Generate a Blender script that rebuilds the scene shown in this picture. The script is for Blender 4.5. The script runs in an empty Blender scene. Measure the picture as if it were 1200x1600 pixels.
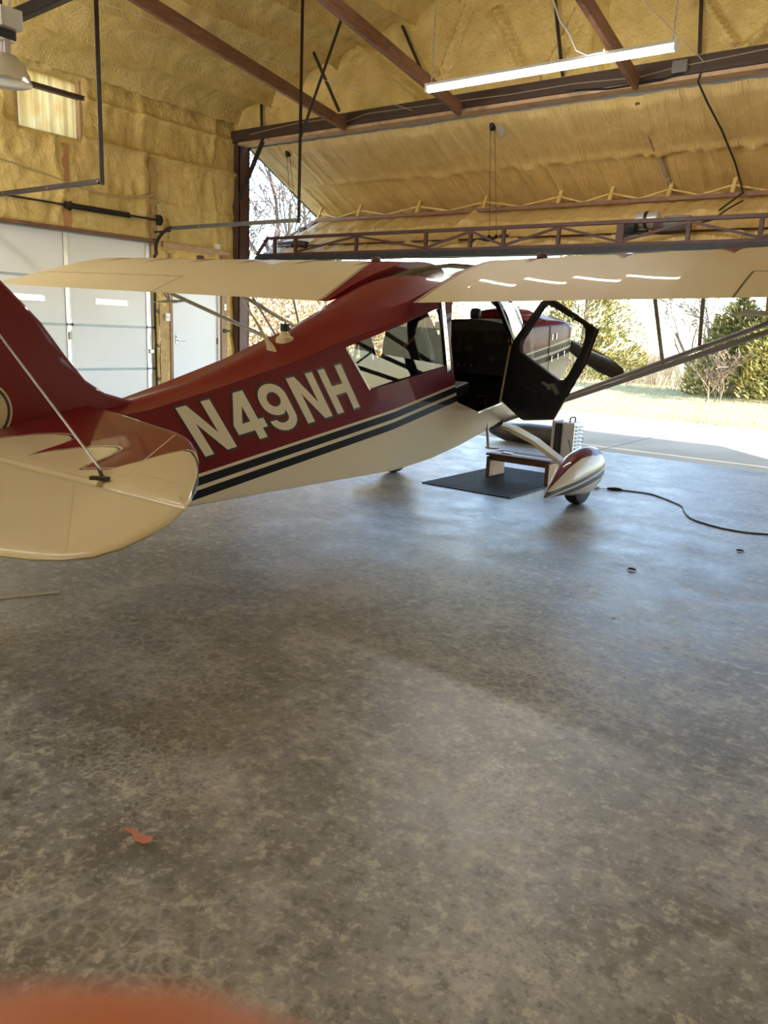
import bpy, bmesh, math, random
import numpy as np
from math import sin, cos, pi, radians, sqrt, exp, atan2
from mathutils import Vector, Matrix
from mathutils.geometry import tessellate_polygon

scene = bpy.context.scene
COL = scene.collection

# ------------------------------------------------------------------ camera
EYE = 1.30
cam_data = bpy.data.cameras.new('camera')
cam = bpy.data.objects.new('camera', cam_data)
COL.objects.link(cam)
CAM_ROT = Matrix(((0.79664912, -0.16796092, 0.58063699), (0.60290355, 0.15231248, -0.78313998), (0.04309865, 0.97395587, 0.22260383)))
_x = Vector((CAM_ROT[0][0], CAM_ROT[1][0], CAM_ROT[2][0])).normalized()
_z = Vector((CAM_ROT[0][2], CAM_ROT[1][2], CAM_ROT[2][2]))
_z = (_z - _x * _z.dot(_x)).normalized()
_y = _z.cross(_x)
cam.matrix_world = Matrix(((_x.x, _y.x, _z.x, 0), (_x.y, _y.y, _z.y, 0), (_x.z, _y.z, _z.z, EYE), (0, 0, 0, 1)))
cam_data.sensor_fit = 'VERTICAL'
cam_data.sensor_height = 36.0
cam_data.lens = 1234.0 / 1600.0 * 36.0
cam_data.clip_start = 0.008
cam_data.clip_end = 500
cam_data.dof.use_dof = True
cam_data.dof.focus_distance = 6.5
cam_data.dof.aperture_fstop = 11.0
scene.camera = cam

# ------------------------------------------------------------------ sky, sun, exposure
SUN_DIR = Vector((-5.9, 0.35, -3.2)).normalized()
world = bpy.data.worlds.new('world')
scene.world = world
world.use_nodes = True
wn = world.node_tree
wn.nodes.clear()
sky = wn.nodes.new('ShaderNodeTexSky')
sky.sky_type = 'NISHITA'
sky.sun_disc = False
sky.sun_elevation = radians(28.5)
sky.sun_rotation = atan2(5.9, -0.35)
sky.air_density = 1.0
sky.dust_density = 0.5
sky.ozone_density = 1.0
bg = wn.nodes.new('ShaderNodeBackground')
bg.inputs['Strength'].default_value = 0.46
wo = wn.nodes.new('ShaderNodeOutputWorld')
wn.links.new(sky.outputs[0], bg.inputs['Color'])
wn.links.new(bg.outputs[0], wo.inputs['Surface'])
sun_data = bpy.data.lights.new('sun', 'SUN')
sun_data.energy = 8.0
sun_data.angle = radians(0.53)
sun_data.color = (1.0, 0.93, 0.82)
sun = bpy.data.objects.new('sun', sun_data)
COL.objects.link(sun)
sun.location = (20, -2, 14)
sun.rotation_euler = SUN_DIR.to_track_quat('-Z', 'Y').to_euler()
vs = scene.view_settings
vs.view_transform = 'Standard'
vs.look = 'None'
vs.exposure = 1.1
vs.gamma = 1.0
vs.use_curve_mapping = False
TUBE_EMIT = 39.0

# ------------------------------------------------------------------ materials
class G:
    def __init__(self, name):
        self.mat = bpy.data.materials.new(name)
        self.mat.use_nodes = True
        self.t = self.mat.node_tree
        self.t.nodes.clear()
        self.out = self.t.nodes.new('ShaderNodeOutputMaterial')
    def n(self, typ, **kw):
        nd = self.t.nodes.new('ShaderNode' + typ)
        for k, v in kw.items():
            setattr(nd, k, v)
        return nd
    def put(self, sock, v):
        if hasattr(v, 'is_linked') or isinstance(v, bpy.types.NodeSocket):
            self.t.links.new(v, sock)
        else:
            if sock.type == 'RGBA' and len(v) == 3:
                v = (*v, 1)
            sock.default_value = v
    def m(self, op, a, b=None, c=None, clamp=False):
        nd = self.n('Math', operation=op, use_clamp=clamp)
        self.put(nd.inputs[0], a)
        if b is not None: self.put(nd.inputs[1], b)
        if c is not None: self.put(nd.inputs[2], c)
        return nd.outputs[0]
    def mix(self, f, a, b, blend='MIX'):
        nd = self.n('Mix', data_type='RGBA', blend_type=blend)
        self.put(nd.inputs[0], f); self.put(nd.inputs[6], a); self.put(nd.inputs[7], b)
        return nd.outputs[2]
    def ramp(self, f, stops, interp='LINEAR'):
        nd = self.n('ValToRGB')
        cr = nd.color_ramp
        cr.interpolation = interp
        while len(cr.elements) < len(stops):
            cr.elements.new(0.5)
        for e, (p, c) in zip(cr.elements, stops):
            e.position = p
            e.color = (*c, 1) if len(c) == 3 else c
        self.put(nd.inputs[0], f)
        return nd.outputs[0]
    def gray(self, f, a, b):
        nd = self.n('MapRange')
        self.put(nd.inputs[0], f)
        nd.inputs[1].default_value = a; nd.inputs[2].default_value = b
        return nd.outputs[0]
    def curve(self, x, pts):
        nd = self.n('FloatCurve')
        cu = nd.mapping.curves[0]
        while len(cu.points) < len(pts):
            cu.points.new(0.5, 0.5)
        for p, (a, b) in zip(cu.points, pts):
            p.location = (a, b)
            p.handle_type = 'VECTOR'
        nd.mapping.update()
        nd.inputs[0].default_value = 1.0
        self.put(nd.inputs[1], x)
        return nd.outputs[0]
    def pos(self):
        return self.n('TexCoord').outputs['Object']
    def xyz(self, v=None):
        s = self.n('SeparateXYZ')
        self.put(s.inputs[0], v if v is not None else self.pos())
        return s.outputs
    def scale(self, v, s):
        nd = self.n('Mapping')
        self.put(nd.inputs[0], v)
        nd.inputs[3].default_value = s if not isinstance(s, (int, float)) else (s, s, s)
        return nd.outputs[0]
    def noise(self, v, scale, detail=4, rough=0.5, dist=0.0):
        nd = self.n('TexNoise')
        self.put(nd.inputs['Vector'], v)
        nd.inputs['Scale'].default_value = scale
        nd.inputs['Detail'].default_value = detail
        nd.inputs['Roughness'].default_value = rough
        nd.inputs['Distortion'].default_value = dist
        return nd.outputs[0]
    def bump(self, h, strength=0.3, dist=0.02, normal=None):
        nd = self.n('Bump')
        nd.inputs['Strength'].default_value = strength
        nd.inputs['Distance'].default_value = dist
        self.put(nd.inputs['Height'], h)
        if normal is not None: self.put(nd.inputs['Normal'], normal)
        return nd.outputs[0]
    def pbr(self, color, rough=0.5, metal=0.0, normal=None, coat=0.0, coat_rough=0.05, spec=0.5, sub=None):
        p = self.n('BsdfPrincipled')
        self.put(p.inputs['Base Color'], color)
        self.put(p.inputs['Roughness'], rough)
        self.put(p.inputs['Metallic'], metal)
        p.inputs['Specular IOR Level'].default_value = spec
        p.inputs['Coat Weight'].default_value = coat
        p.inputs['Coat Roughness'].default_value = coat_rough
        if normal is not None: self.put(p.inputs['Normal'], normal)
        self.t.links.new(p.outputs[0], self.out.inputs[0])
        return self.mat

M = {}
def plain(key, color, rough=0.5, metal=0.0, var=0.12, vscale=6.0, bump=0.0, coat=0.0, spec=0.5):
    g = G(key)
    p = g.pos()
    nz = g.noise(p, vscale, 5, 0.6)
    c = g.mix(g.gray(nz, 0.25, 0.75), tuple(x * (1 - var) for x in color), tuple(min(1, x * (1 + var)) for x in color))
    nrm = g.bump(g.noise(p, vscale * 12, 3), bump, 0.01) if bump else None
    M[key] = g.pbr(c, rough, metal, nrm, coat=coat, spec=spec)
    return M[key]

RED = (0.135, 0.004, 0.007)
CREAM = (0.54, 0.455, 0.275)  # wing and tail cream, yellow bounce of the foam put into the colour
CREAM_SIDELIT = (0.68, 0.615, 0.475)  # same cream, whiter: the fuselage's cooler side light put into the colour
BLACKP = (0.006, 0.007, 0.012)
plain('paint_red', RED, 0.45, var=0.06, vscale=2, coat=0.32, spec=0.12)
plain('paint_cream', CREAM, 0.45, var=0.03, vscale=2, coat=0.4, spec=0.2)
plain('paint_cream_sidelit', CREAM_SIDELIT, 0.45, var=0.03, vscale=2, coat=0.3, spec=0.2)
plain('paint_black', BLACKP, 0.35, var=0.1, coat=0.4)
plain('white_steel', (0.74, 0.77, 0.78), 0.42, var=0.03, vscale=1.5)
plain('white_plastic', (0.8, 0.8, 0.78), 0.4, var=0.03)
plain('galvanized', (0.50, 0.52, 0.53), 0.38, 0.85, var=0.15, vscale=14)
plain('dark_steel', (0.035, 0.026, 0.022), 0.5, 0.4, var=0.35, vscale=9)
plain('brown_steel', (0.085, 0.040, 0.030), 0.55, 0.1, var=0.35, vscale=7, bump=0.15)
plain('primer_rail', (0.23, 0.12, 0.08), 0.6, 0.0, var=0.3, vscale=6, bump=0.2)
plain('maroon_steel', (0.075, 0.027, 0.023), 0.5, 0.0, var=0.3, vscale=8, bump=0.1)
plain('black_rubber', (0.022, 0.026, 0.030), 0.6, var=0.4, vscale=10, bump=0.2)
plain('tire_rubber', (0.008, 0.009, 0.012), 0.55, var=0.2, vscale=20, bump=0.1)
plain('black_vinyl', (0.010, 0.011, 0.014), 0.42, var=0.3, vscale=20, bump=0.15)
plain('grey_vinyl', (0.03, 0.032, 0.036), 0.45, var=0.2, vscale=10, bump=0.1)
plain('cabin_lining', (0.013, 0.012, 0.012), 0.7, var=0.2)
plain('tan_leather', (0.42, 0.16, 0.035), 0.45, var=0.2)
plain('aluminium', (0.72, 0.73, 0.74), 0.22, 1.0, var=0.06)
plain('chrome', (0.8, 0.8, 0.82), 0.08, 1.0, var=0.02)
plain('silver_paint', (0.55, 0.56, 0.56), 0.4, 0.5, var=0.08)
plain('white_strut', (0.74, 0.70, 0.60), 0.3, var=0.04, coat=0.4)
plain('primer_grey', (0.42, 0.37, 0.35), 0.4, 0.1, var=0.1)
plain('box_grey', (0.17, 0.165, 0.14), 0.5, 0.1)
plain('track_grey', (0.15, 0.155, 0.145), 0.45, 0.5)
plain('wire_foam', (0.50, 0.38, 0.16), 0.6)
plain('wire_dim', (0.30, 0.24, 0.15), 0.6)
plain('seam_grey', (0.27, 0.33, 0.36), 0.4, 0.2, var=0.1)
plain('cord_black', (0.012, 0.012, 0.015), 0.45, var=0.2)
plain('wire_white', (0.55, 0.50, 0.40), 0.5, var=0.1)
plain('lamp_glass', (0.55, 0.52, 0.40), 0.22, 0.3, var=0.08)
plain('tape', (0.48, 0.44, 0.34), 0.6, var=0.1)
plain('patch', (0.46, 0.17, 0.11), 0.6, var=0.15, vscale=30)
plain('bug', (0.02, 0.014, 0.01), 0.5)
plain('skin', (0.50, 0.165, 0.075), 0.45, var=0.05, vscale=60)
plain('sheet_metal', (0.42, 0.36, 0.28), 0.45, 0.2, var=0.1, vscale=3)
plain('tarp', (0.05, 0.045, 0.042), 0.35, var=0.5, vscale=5, bump=0.3)
plain('outer_skin', (0.45, 0.44, 0.40), 0.5, 0.2, var=0.06)

def wood(key, color, scl=(3, 3, 30), dark=0.45, rough=0.6):
    g = G(key)
    p = g.pos()
    v = g.scale(p, scl)
    nz = g.noise(v, 2.5, 6, 0.65, 0.6)
    knots = g.noise(p, 5.0, 2)
    c = g.mix(g.gray(nz, 0.3, 0.72), tuple(x * dark for x in color), color)
    c = g.mix(g.m('MULTIPLY', g.gray(knots, 0.58, 0.75), 0.6), c, tuple(x * 0.3 for x in color))
    M[key] = g.pbr(c, rough, 0, g.bump(nz, 0.25, 0.005))
wood('timber', (0.27, 0.125, 0.066), (14, 1.2, 14))
wood('stud', (0.42, 0.25, 0.13), (14, 14, 1.2))
wood('header_wood', (0.075, 0.036, 0.022), (1.0, 12, 12))
wood('plywood', (0.58, 0.38, 0.22), (3, 9, 2), 0.7)
wood('brown_board', (0.16, 0.072, 0.040), (2, 14, 14), 0.6)
wood('post_wood', (0.52, 0.24, 0.09), (14, 14, 1.2), 0.7)
wood('dusty_wood', (0.46, 0.31, 0.12), (14, 14, 1.2), 0.7)
wood('osb', (0.58, 0.38, 0.13), (6, 6, 6), 0.55)

def foam_mat():
    g = G('spray_foam')
    p = g.pos()
    big = g.noise(p, 0.55, 4, 0.6)
    med = g.noise(p, 4.0, 5, 0.6, 0.4)
    fine = g.noise(p, 26, 4, 0.6)
    c = g.mix(g.gray(med, 0.3, 0.72), (0.58, 0.415, 0.125), (0.80, 0.61, 0.235))
    c = g.mix(g.m('MULTIPLY', g.gray(big, 0.42, 0.66), 0.35), c, (0.48, 0.335, 0.125))
    h = g.m('ADD', g.m('MULTIPLY', med, 0.7), g.m('MULTIPLY', fine, 0.3))
    M['foam'] = g.pbr(c, 0.5, 0, g.bump(h, 0.9, 0.07), spec=0.35)
foam_mat()

def foam_streak_mat():
    g = G('streaked_foam')
    p = g.pos()
    a = g.noise(g.scale(p, (1, 0.07, 0.07)), 11, 4, 0.6, 0.15)
    b = g.noise(g.scale(p, (1, 0.12, 0.12)), 26, 3, 0.6, 0.3)
    med = g.noise(p, 5.0, 5, 0.6, 0.4)
    st = g.m('ADD', g.m('MULTIPLY', a, 0.6), g.m('MULTIPLY', b, 0.4))
    c = g.mix(g.gray(med, 0.3, 0.72), (0.62, 0.44, 0.165), (0.76, 0.56, 0.24))
    c = g.mix(g.m('MULTIPLY', g.gray(st, 0.58, 0.72), 0.55), c, (0.93, 0.76, 0.38))  # bright highlight along the ridges put into the colour
    h = g.m('ADD', g.m('MULTIPLY', st, 1.0), g.m('MULTIPLY', med, 0.15))
    M['foam_streak'] = g.pbr(c, 0.42, 0, g.bump(h, 0.9, 0.07), spec=0.45)
foam_streak_mat()

def floor_mat():
    g = G('sealed_concrete')
    p = g.pos()
    big = g.noise(p, 0.55, 4, 0.55, 0.3)
    mid = g.noise(p, 2.6, 7, 0.68, 0.5)
    fine = g.noise(p, 17, 6, 0.72)
    grit = g.noise(p, 70, 4, 0.7)
    warp = g.n('VectorMath', operation='ADD')
    g.put(warp.inputs[0], p)
    nv = g.n('TexNoise'); g.put(nv.inputs['Vector'], p); nv.inputs['Scale'].default_value = 7; nv.inputs['Detail'].default_value = 4
    sc = g.n('VectorMath', operation='SCALE'); g.put(sc.inputs[0], nv.outputs[1]); sc.inputs['Scale'].default_value = 0.10
    g.put(warp.inputs[1], sc.outputs[0])
    def veins(scale, w):
        v = g.n('TexVoronoi', feature='DISTANCE_TO_EDGE')
        g.put(v.inputs['Vector'], warp.outputs[0]); v.inputs['Scale'].default_value = scale
        return g.m('SUBTRACT', 1.0, g.gray(v.outputs['Distance'], 0.0, w), clamp=True)
    vn = g.m('MULTIPLY', veins(19, 0.13), g.gray(g.noise(p, 0.95, 3), 0.50, 0.62), clamp=True)
    vn2 = g.m('MULTIPLY', veins(38, 0.18), g.gray(g.noise(p, 1.3, 2), 0.53, 0.66), clamp=True)
    base = g.ramp(mid, [(0.28, (0.11, 0.104, 0.091)), (0.44, (0.185, 0.181, 0.170)), (0.56, (0.265, 0.262, 0.252)), (0.76, (0.41, 0.408, 0.395))])
    tiny = g.noise(p, 42, 5, 0.7, 0.3)
    big2 = g.noise(p, 1.25, 6, 0.62, 0.4)
    stain = g.m('MULTIPLY', g.gray(big2, 0.47, 0.60), g.gray(big, 0.38, 0.52), clamp=True)
    c = g.mix(g.m('MULTIPLY', stain, 0.66), base, (0.095, 0.080, 0.056))
    blot = g.m('MULTIPLY', g.gray(fine, 0.54, 0.61), 0.62, clamp=True)
    c = g.mix(blot, c, (0.48, 0.45, 0.375))
    dk = g.m('MULTIPLY', g.gray(fine, 0.46, 0.38), 0.68, clamp=True)
    c = g.mix(dk, c, (0.075, 0.066, 0.050))
    c = g.mix(g.m('MULTIPLY', g.gray(tiny, 0.55, 0.63), 0.40, clamp=True), c, (0.50, 0.47, 0.39))
    c = g.mix(g.m('MULTIPLY', g.gray(tiny, 0.45, 0.37), 0.45, clamp=True), c, (0.085, 0.075, 0.056))
    c = g.mix(g.m('MULTIPLY', vn, 0.42), c, (0.50, 0.46, 0.37))
    c = g.mix(g.m('MULTIPLY', vn2, 0.34), c, (0.52, 0.49, 0.41))
    c = g.mix(g.m('MULTIPLY', g.gray(grit, 0.62, 0.70), 0.5), c, (0.05, 0.043, 0.032))
    sheen = g.noise(p, 3.4, 9, 0.76, 0.2)
    r = g.m('ADD', 0.29, g.m('MULTIPLY', g.gray(sheen, 0.32, 0.68), 0.14))
    r = g.m('ADD', r, g.m('MULTIPLY', g.gray(mid, 0.38, 0.64), 0.08))
    hh = grit
    M['floor'] = g.pbr(c, r, 0, g.bump(hh, 0.08, 0.002), spec=1.0)
floor_mat()

def apron_mat():
    g = G('apron_concrete')
    p = g.pos()
    n1 = g.noise(p, 1.2, 6, 0.6)
    n2 = g.noise(p, 20, 4, 0.6)
    c = g.mix(g.gray(n1, 0.3, 0.7), (0.33, 0.29, 0.21), (0.45, 0.395, 0.285))
    c = g.mix(g.m('MULTIPLY', g.gray(n2, 0.6, 0.75), 0.3), c, (0.2, 0.19, 0.16))
    M['apron'] = g.pbr(c, 0.75, 0, g.bump(n2, 0.15, 0.01))
apron_mat()

def grass_mat():
    g = G('dry_grass_ground')
    p = g.pos()
    n1 = g.noise(p, 0.9, 5, 0.7)
    n2 = g.noise(p, 9, 5, 0.7)
    c = g.mix(g.gray(n1, 0.35, 0.65), (0.50, 0.43, 0.24), (0.36, 0.34, 0.14))
    c = g.mix(g.m('MULTIPLY', g.gray(n2, 0.45, 0.7), 0.6), c, (0.60, 0.52, 0.34))
    M['grass'] = g.pbr(c, 0.9, 0, g.bump(n2, 0.6, 0.05), spec=0.1)
grass_mat()

def island_mat(key, stops, rough=0.7, trans=0.0):
    g = G(key)
    geo = g.n('NewGeometry')
    c = g.ramp(geo.outputs['Random Per Island'], stops)
    m = g.pbr(c, rough, 0, spec=0.2)
    M[key] = m
island_mat('juniper_leaf', [(0.0, (0.08, 0.10, 0.035)), (0.35, (0.19, 0.185, 0.055)), (0.7, (0.37, 0.31, 0.09)), (1.0, (0.52, 0.42, 0.14))])
island_mat('oak_leaf', [(0.0, (0.36, 0.22, 0.09)), (0.5, (0.60, 0.43, 0.22)), (1.0, (0.74, 0.60, 0.40))])
island_mat('grass_blade', [(0.0, (0.30, 0.28, 0.10)), (0.5, (0.55, 0.46, 0.26)), (1.0, (0.68, 0.60, 0.40))])
island_mat('twig', [(0.0, (0.10, 0.075, 0.055)), (0.5, (0.20, 0.15, 0.105)), (1.0, (0.32, 0.25, 0.17))])
island_mat('branch_grey', [(0.0, (0.045, 0.040, 0.042)), (0.6, (0.085, 0.070, 0.062)), (1.0, (0.14, 0.105, 0.08))])
plain('bark', (0.24, 0.19, 0.15), 0.85, var=0.3, vscale=12)

def glass_mat(key, tint, fac=1.0, rough=0.0, ior=1.49):
    g = G(key)
    tr = g.n('BsdfTransparent'); tr.inputs[0].default_value = (*tint, 1)
    gl = g.n('BsdfGlossy'); gl.inputs['Roughness'].default_value = rough; gl.inputs[0].default_value = (1, 1, 1, 1)
    fr = g.n('Fresnel'); bf = g.n('NewGeometry').outputs['Backfacing']
    g.put(fr.inputs['IOR'], g.m('ADD', ior, g.m('MULTIPLY', bf, 1.0 / ior - ior)))
    mx = g.n('MixShader')
    g.put(mx.inputs[0], g.m('MULTIPLY', fr.outputs[0], fac, clamp=True))
    g.t.links.new(tr.outputs[0], mx.inputs[1]); g.t.links.new(gl.outputs[0], mx.inputs[2])
    g.t.links.new(mx.outputs[0], g.out.inputs[0])
    M[key] = g.mat
glass_mat('acrylic', (0.80, 0.81, 0.80), 0.55)
glass_mat('clear_acrylic', (0.94, 0.95, 0.95), 1.0)
glass_mat('windshield', (0.86, 0.90, 0.93), 2.2)
glass_mat('smoked_acrylic', (0.30, 0.29, 0.25), 0.6, 0.12)
glass_mat('door_lite', (0.93, 0.95, 0.95), 1.0, 0.02)

def translucent_panel():
    g = G('fibreglass_panel')
    p = g.pos()
    x, y, z = g.xyz(p)
    st = g.noise(g.scale(p, (1, 7, 0.6)), 3.0, 4)
    c = g.mix(g.gray(st, 0.3, 0.7), (0.55, 0.36, 0.12), (0.74, 0.56, 0.28))
    edge = g.noise(p, 3.0, 4)
    c = g.mix(g.m('MULTIPLY', g.gray(edge, 0.5, 0.7), 0.6), c, (0.58, 0.27, 0.06))
    tl = g.n('BsdfTranslucent'); g.put(tl.inputs[0], c)
    df = g.n('BsdfDiffuse'); g.put(df.inputs[0], c)
    mx = g.n('MixShader'); mx.inputs[0].default_value = 0.18
    g.t.links.new(tl.outputs[0], mx.inputs[1]); g.t.links.new(df.outputs[0], mx.inputs[2])
    g.t.links.new(mx.outputs[0], g.out.inputs[0])
    M['fibreglass'] = g.mat
translucent_panel()

def emit_mat(key, color, strength):
    g = G(key)
    e = g.n('Emission'); e.inputs[0].default_value = (*color, 1); e.inputs[1].default_value = strength
    g.t.links.new(e.outputs[0], g.out.inputs[0])
    M[key] = g.mat
emit_mat('led_tube', (1.0, 0.985, 0.94), TUBE_EMIT)

def fuselage_mat():
    g = G('fuselage_paint')
    p = g.pos()
    x, y, z = g.xyz(p)
    line = g.curve(g.m('DIVIDE', y, 8.0), [(0.0, 0.02), (2.717 / 8, 0.532 / 2), (3.07 / 8, 0.598 / 2), (3.544 / 8, 0.686 / 2), (4.095 / 8, 0.788 / 2), (4.895 / 8, 0.944 / 2), (6.09 / 8, 1.186 / 2), (6.94 / 8, 1.32 / 2), (1.0, 1.47 / 2)])
    v = g.m('SUBTRACT', z, g.m('MULTIPLY', line, 2.0))
    f = g.m('MULTIPLY', g.m('ADD', v, 0.2), 4.0, clamp=True)
    c = g.ramp(f, [(0.0, CREAM_SIDELIT), ((0.2 - .132) * 4, BLACKP), ((0.2 - .086) * 4, CREAM_SIDELIT), ((0.2 - .064) * 4, BLACKP), ((0.2 - .018) * 4, CREAM_SIDELIT), (0.8, RED)], 'CONSTANT')
    M['fuselage'] = g.pbr(c, 0.45, 0, g.bump(g.noise(p, 3.0, 2), 0.05, 0.02), coat=0.28, coat_rough=0.05, spec=0.12)
fuselage_mat()

def pant_mat():
    g = G('wheel_pant_paint')
    x, y, z = g.xyz()
    v = g.m('SUBTRACT', z, g.m('ADD', 0.135, g.m('MULTIPLY', g.m('SUBTRACT', y, 5.42), 0.20)))
    f = g.m('MULTIPLY', g.m('ADD', v, 0.2), 2.5, clamp=True)
    W = (0.72, 0.66, 0.54)
    GR = (0.07, 0.085, 0.095)
    def q(a): return (0.2 + a) * 2.5
    c = g.ramp(f, [(0.0, W), (q(-0.055), GR), (q(-0.012), W), (q(0.008), GR), (q(0.038), W), (q(0.062), W)], 'CONSTANT')
    dx = g.m('DIVIDE', g.m('SUBTRACT', x, -2.53), g.m('ADD', 0.02, g.m('MULTIPLY', g.m('SUBTRACT', y, 5.38), 0.15)))
    dy = g.m('DIVIDE', g.m('SUBTRACT', y, 5.80), 0.50)
    oval = g.m('ADD', g.m('POWER', g.m('ABSOLUTE', dx), 2.0), g.m('POWER', g.m('ABSOLUTE', dy), 4.0))
    isred = g.m('MULTIPLY', g.m('LESS_THAN', oval, 1.0), g.m('GREATER_THAN', v, 0.0))
    isblk = g.m('MULTIPLY', g.m('LESS_THAN', oval, 1.12), g.m('GREATER_THAN', v, 0.0))
    c = g.mix(isblk, c, BLACKP)
    c = g.mix(isred, c, RED)
    M['pant'] = g.pbr(c, 0.4, 0, coat=0.6, coat_rough=0.03, spec=0.2)
pant_mat()

def wing_mat(key, k0, k1):
    g = G(key)
    uv = g.n('UVMap', uv_map='wing').outputs[0]
    u, s, _ = g.xyz(uv)
    p_ = g.m('FRACT', g.m('DIVIDE', g.m('ADD', u, 0.56), 0.67))
    e = g.m('ADD', 0.18, g.m('MULTIPLY', g.m('POWER', p_, 3.0), 0.27))
    le_red = g.m('LESS_THAN', s, e)
    le_pin = g.m('MULTIPLY', g.m('LESS_THAN', s, g.m('ADD', e, 0.018)), g.m('GREATER_THAN', s, g.m('ADD', e, 0.008)))
    rb = g.m('ADD', k0, g.m('MULTIPLY', g.m('POWER', g.m('SUBTRACT', 1.0, s), 1.6), k1))
    root = g.m('LESS_THAN', u, rb)
    pin = g.m('MULTIPLY', g.m('LESS_THAN', u, g.m('ADD', rb, 0.022)), g.m('GREATER_THAN', u, g.m('ADD', rb, 0.012)))
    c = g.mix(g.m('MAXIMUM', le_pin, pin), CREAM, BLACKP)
    c = g.mix(g.m('MAXIMUM', le_red, root), c, RED)
    span = g.m('MULTIPLY', g.m('GREATER_THAN', u, 2.34), g.m('LESS_THAN', u, 4.78))
    hg = g.m('MULTIPLY', span, g.m('LESS_THAN', g.m('ABSOLUTE', g.m('SUBTRACT', s, 0.755)), 0.0035))
    ch = g.m('MULTIPLY', g.m('LESS_THAN', g.m('ABSOLUTE', g.m('SUBTRACT', u, 2.34)), 0.007), g.m('GREATER_THAN', s, 0.755))
    c = g.mix(g.m('MULTIPLY', g.m('MAXIMUM', hg, ch), 0.85), c, (0.02, 0.015, 0.01))
    rib = g.m('ABSOLUTE', g.m('SUBTRACT', g.m('FRACT', g.m('ADD', g.m('DIVIDE', u, 0.33), 0.5)), 0.5))
    tape = g.m('LESS_THAN', rib, 0.045)
    st = g.noise(g.scale(uv, (40, 40, 1)), 1.0, 1)
    h = g.m('MULTIPLY', tape, g.m('ADD', 0.6, st))
    M[key] = g.pbr(c, 0.5, 0, g.bump(h, 0.25, 0.004), coat=0.12, coat_rough=0.03, spec=0.12)
wing_mat('wing_left', 0.43, 0.55)
wing_mat('wing_right', 0.385, 0.02)

def stab_mat():
    g = G('stabilizer_paint')
    uv = g.n('UVMap', uv_map='wing').outputs[0]
    b, y, _ = g.xyz(uv)
    e = g.curve(g.m('DIVIDE', b, 2.0), [(0.0000, 0.050), (0.0600, 0.070), (0.0975, 0.149), (0.1435, 0.233), (0.1885, 0.278), (0.2300, 0.292), (0.2605, 0.270), (0.2740, 0.220), (0.2780, 0.120), (0.2850, 0.060), (0.3000, 0.130), (0.3220, 0.170), (0.3440, 0.216), (0.3780, 0.252), (0.4075, 0.268), (0.4290, 0.253), (0.4465, 0.200), (0.4515, 0.100), (0.4650, 0.050), (0.5200, 0.100), (0.5310, 0.200), (0.5375, 0.280), (0.5535, 0.347), (0.5745, 0.349), (0.6125, 0.311), (0.6555, 0.254), (0.6940, 0.190), (0.7450, 0.090), (0.8000, 0.000), (1.0000, 0.000)])
    edge = g.m('ADD', 1.5, g.m('MULTIPLY', e, 1.06))
    d = g.m('SUBTRACT', y, edge)
    c = g.mix(g.m('GREATER_THAN', d, 0.0), CREAM, BLACKP)
    c = g.mix(g.m('GREATER_THAN', d, 0.012), c, CREAM)
    c = g.mix(g.m('GREATER_THAN', d, 0.022), c, RED)
    M['stab'] = g.pbr(c, 0.45, 0, coat=0.5, coat_rough=0.05, spec=0.15)
stab_mat()

# ------------------------------------------------------------------ mesh helpers
def link(o, parent=None):
    COL.objects.link(o)
    if parent is not None:
        o.parent = parent
        o.matrix_parent_inverse = Matrix.Translation(-base_of(parent))
    return o
def base_of(o):
    v = Vector(o.location)
    while o.parent is not None:
        o = o.parent
        if o.parent is None:
            return Vector(o.location) if o.type == 'EMPTY' else Vector((0, 0, 0))
    return v if o.type == 'EMPTY' else Vector((0, 0, 0))
def tag(o, label=None, cat=None, group=None, kind=None):
    if label: o['label'] = label
    if cat: o['category'] = cat
    if group: o['group'] = group
    if kind: o['kind'] = kind
    return o
def thing(name, label, cat, loc=(0, 0, 0), group=None, kind=None):
    o = bpy.data.objects.new(name, None)
    o.empty_display_size = 0.1
    COL.objects.link(o)
    o.location = loc
    bpy.context.view_layer.update()
    return tag(o, label, cat, group, kind)
def make(name, verts, faces, mats, parent=None, smooth=None, mi=None, bevel=0.0, uv=None):
    me = bpy.data.meshes.new(name)
    me.from_pydata([tuple(v) for v in verts], [], faces)
    if not isinstance(mats, (list, tuple)): mats = [mats]
    for m in mats: me.materials.append(M[m] if isinstance(m, str) else m)
    if mi is not None: me.polygons.foreach_set('material_index', mi)
    if uv is not None:
        l = me.uv_layers.new(name='wing')
        vi = np.zeros(len(me.loops), dtype=np.int32)
        me.loops.foreach_get('vertex_index', vi)
        l.data.foreach_set('uv', np.asarray(uv, dtype=np.float32)[vi].ravel())
    if bevel > 0:
        bm = bmesh.new(); bm.from_mesh(me)
        bmesh.ops.bevel(bm, geom=[e for e in bm.edges if e.calc_face_angle(0) > 0.5], offset=bevel, segments=2, affect='EDGES', profile=0.5)
        bm.to_mesh(me); bm.free()
    if smooth is not None:
        me.polygons.foreach_set('use_smooth', [True] * len(me.polygons))
        me.set_sharp_from_angle(angle=radians(smooth))
    me.update()
    return link(bpy.data.objects.new(name, me), parent)
def sub_parent(o, child):
    child.parent = o
    child.matrix_parent_inverse = Matrix.Identity(4)
    return child

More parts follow.
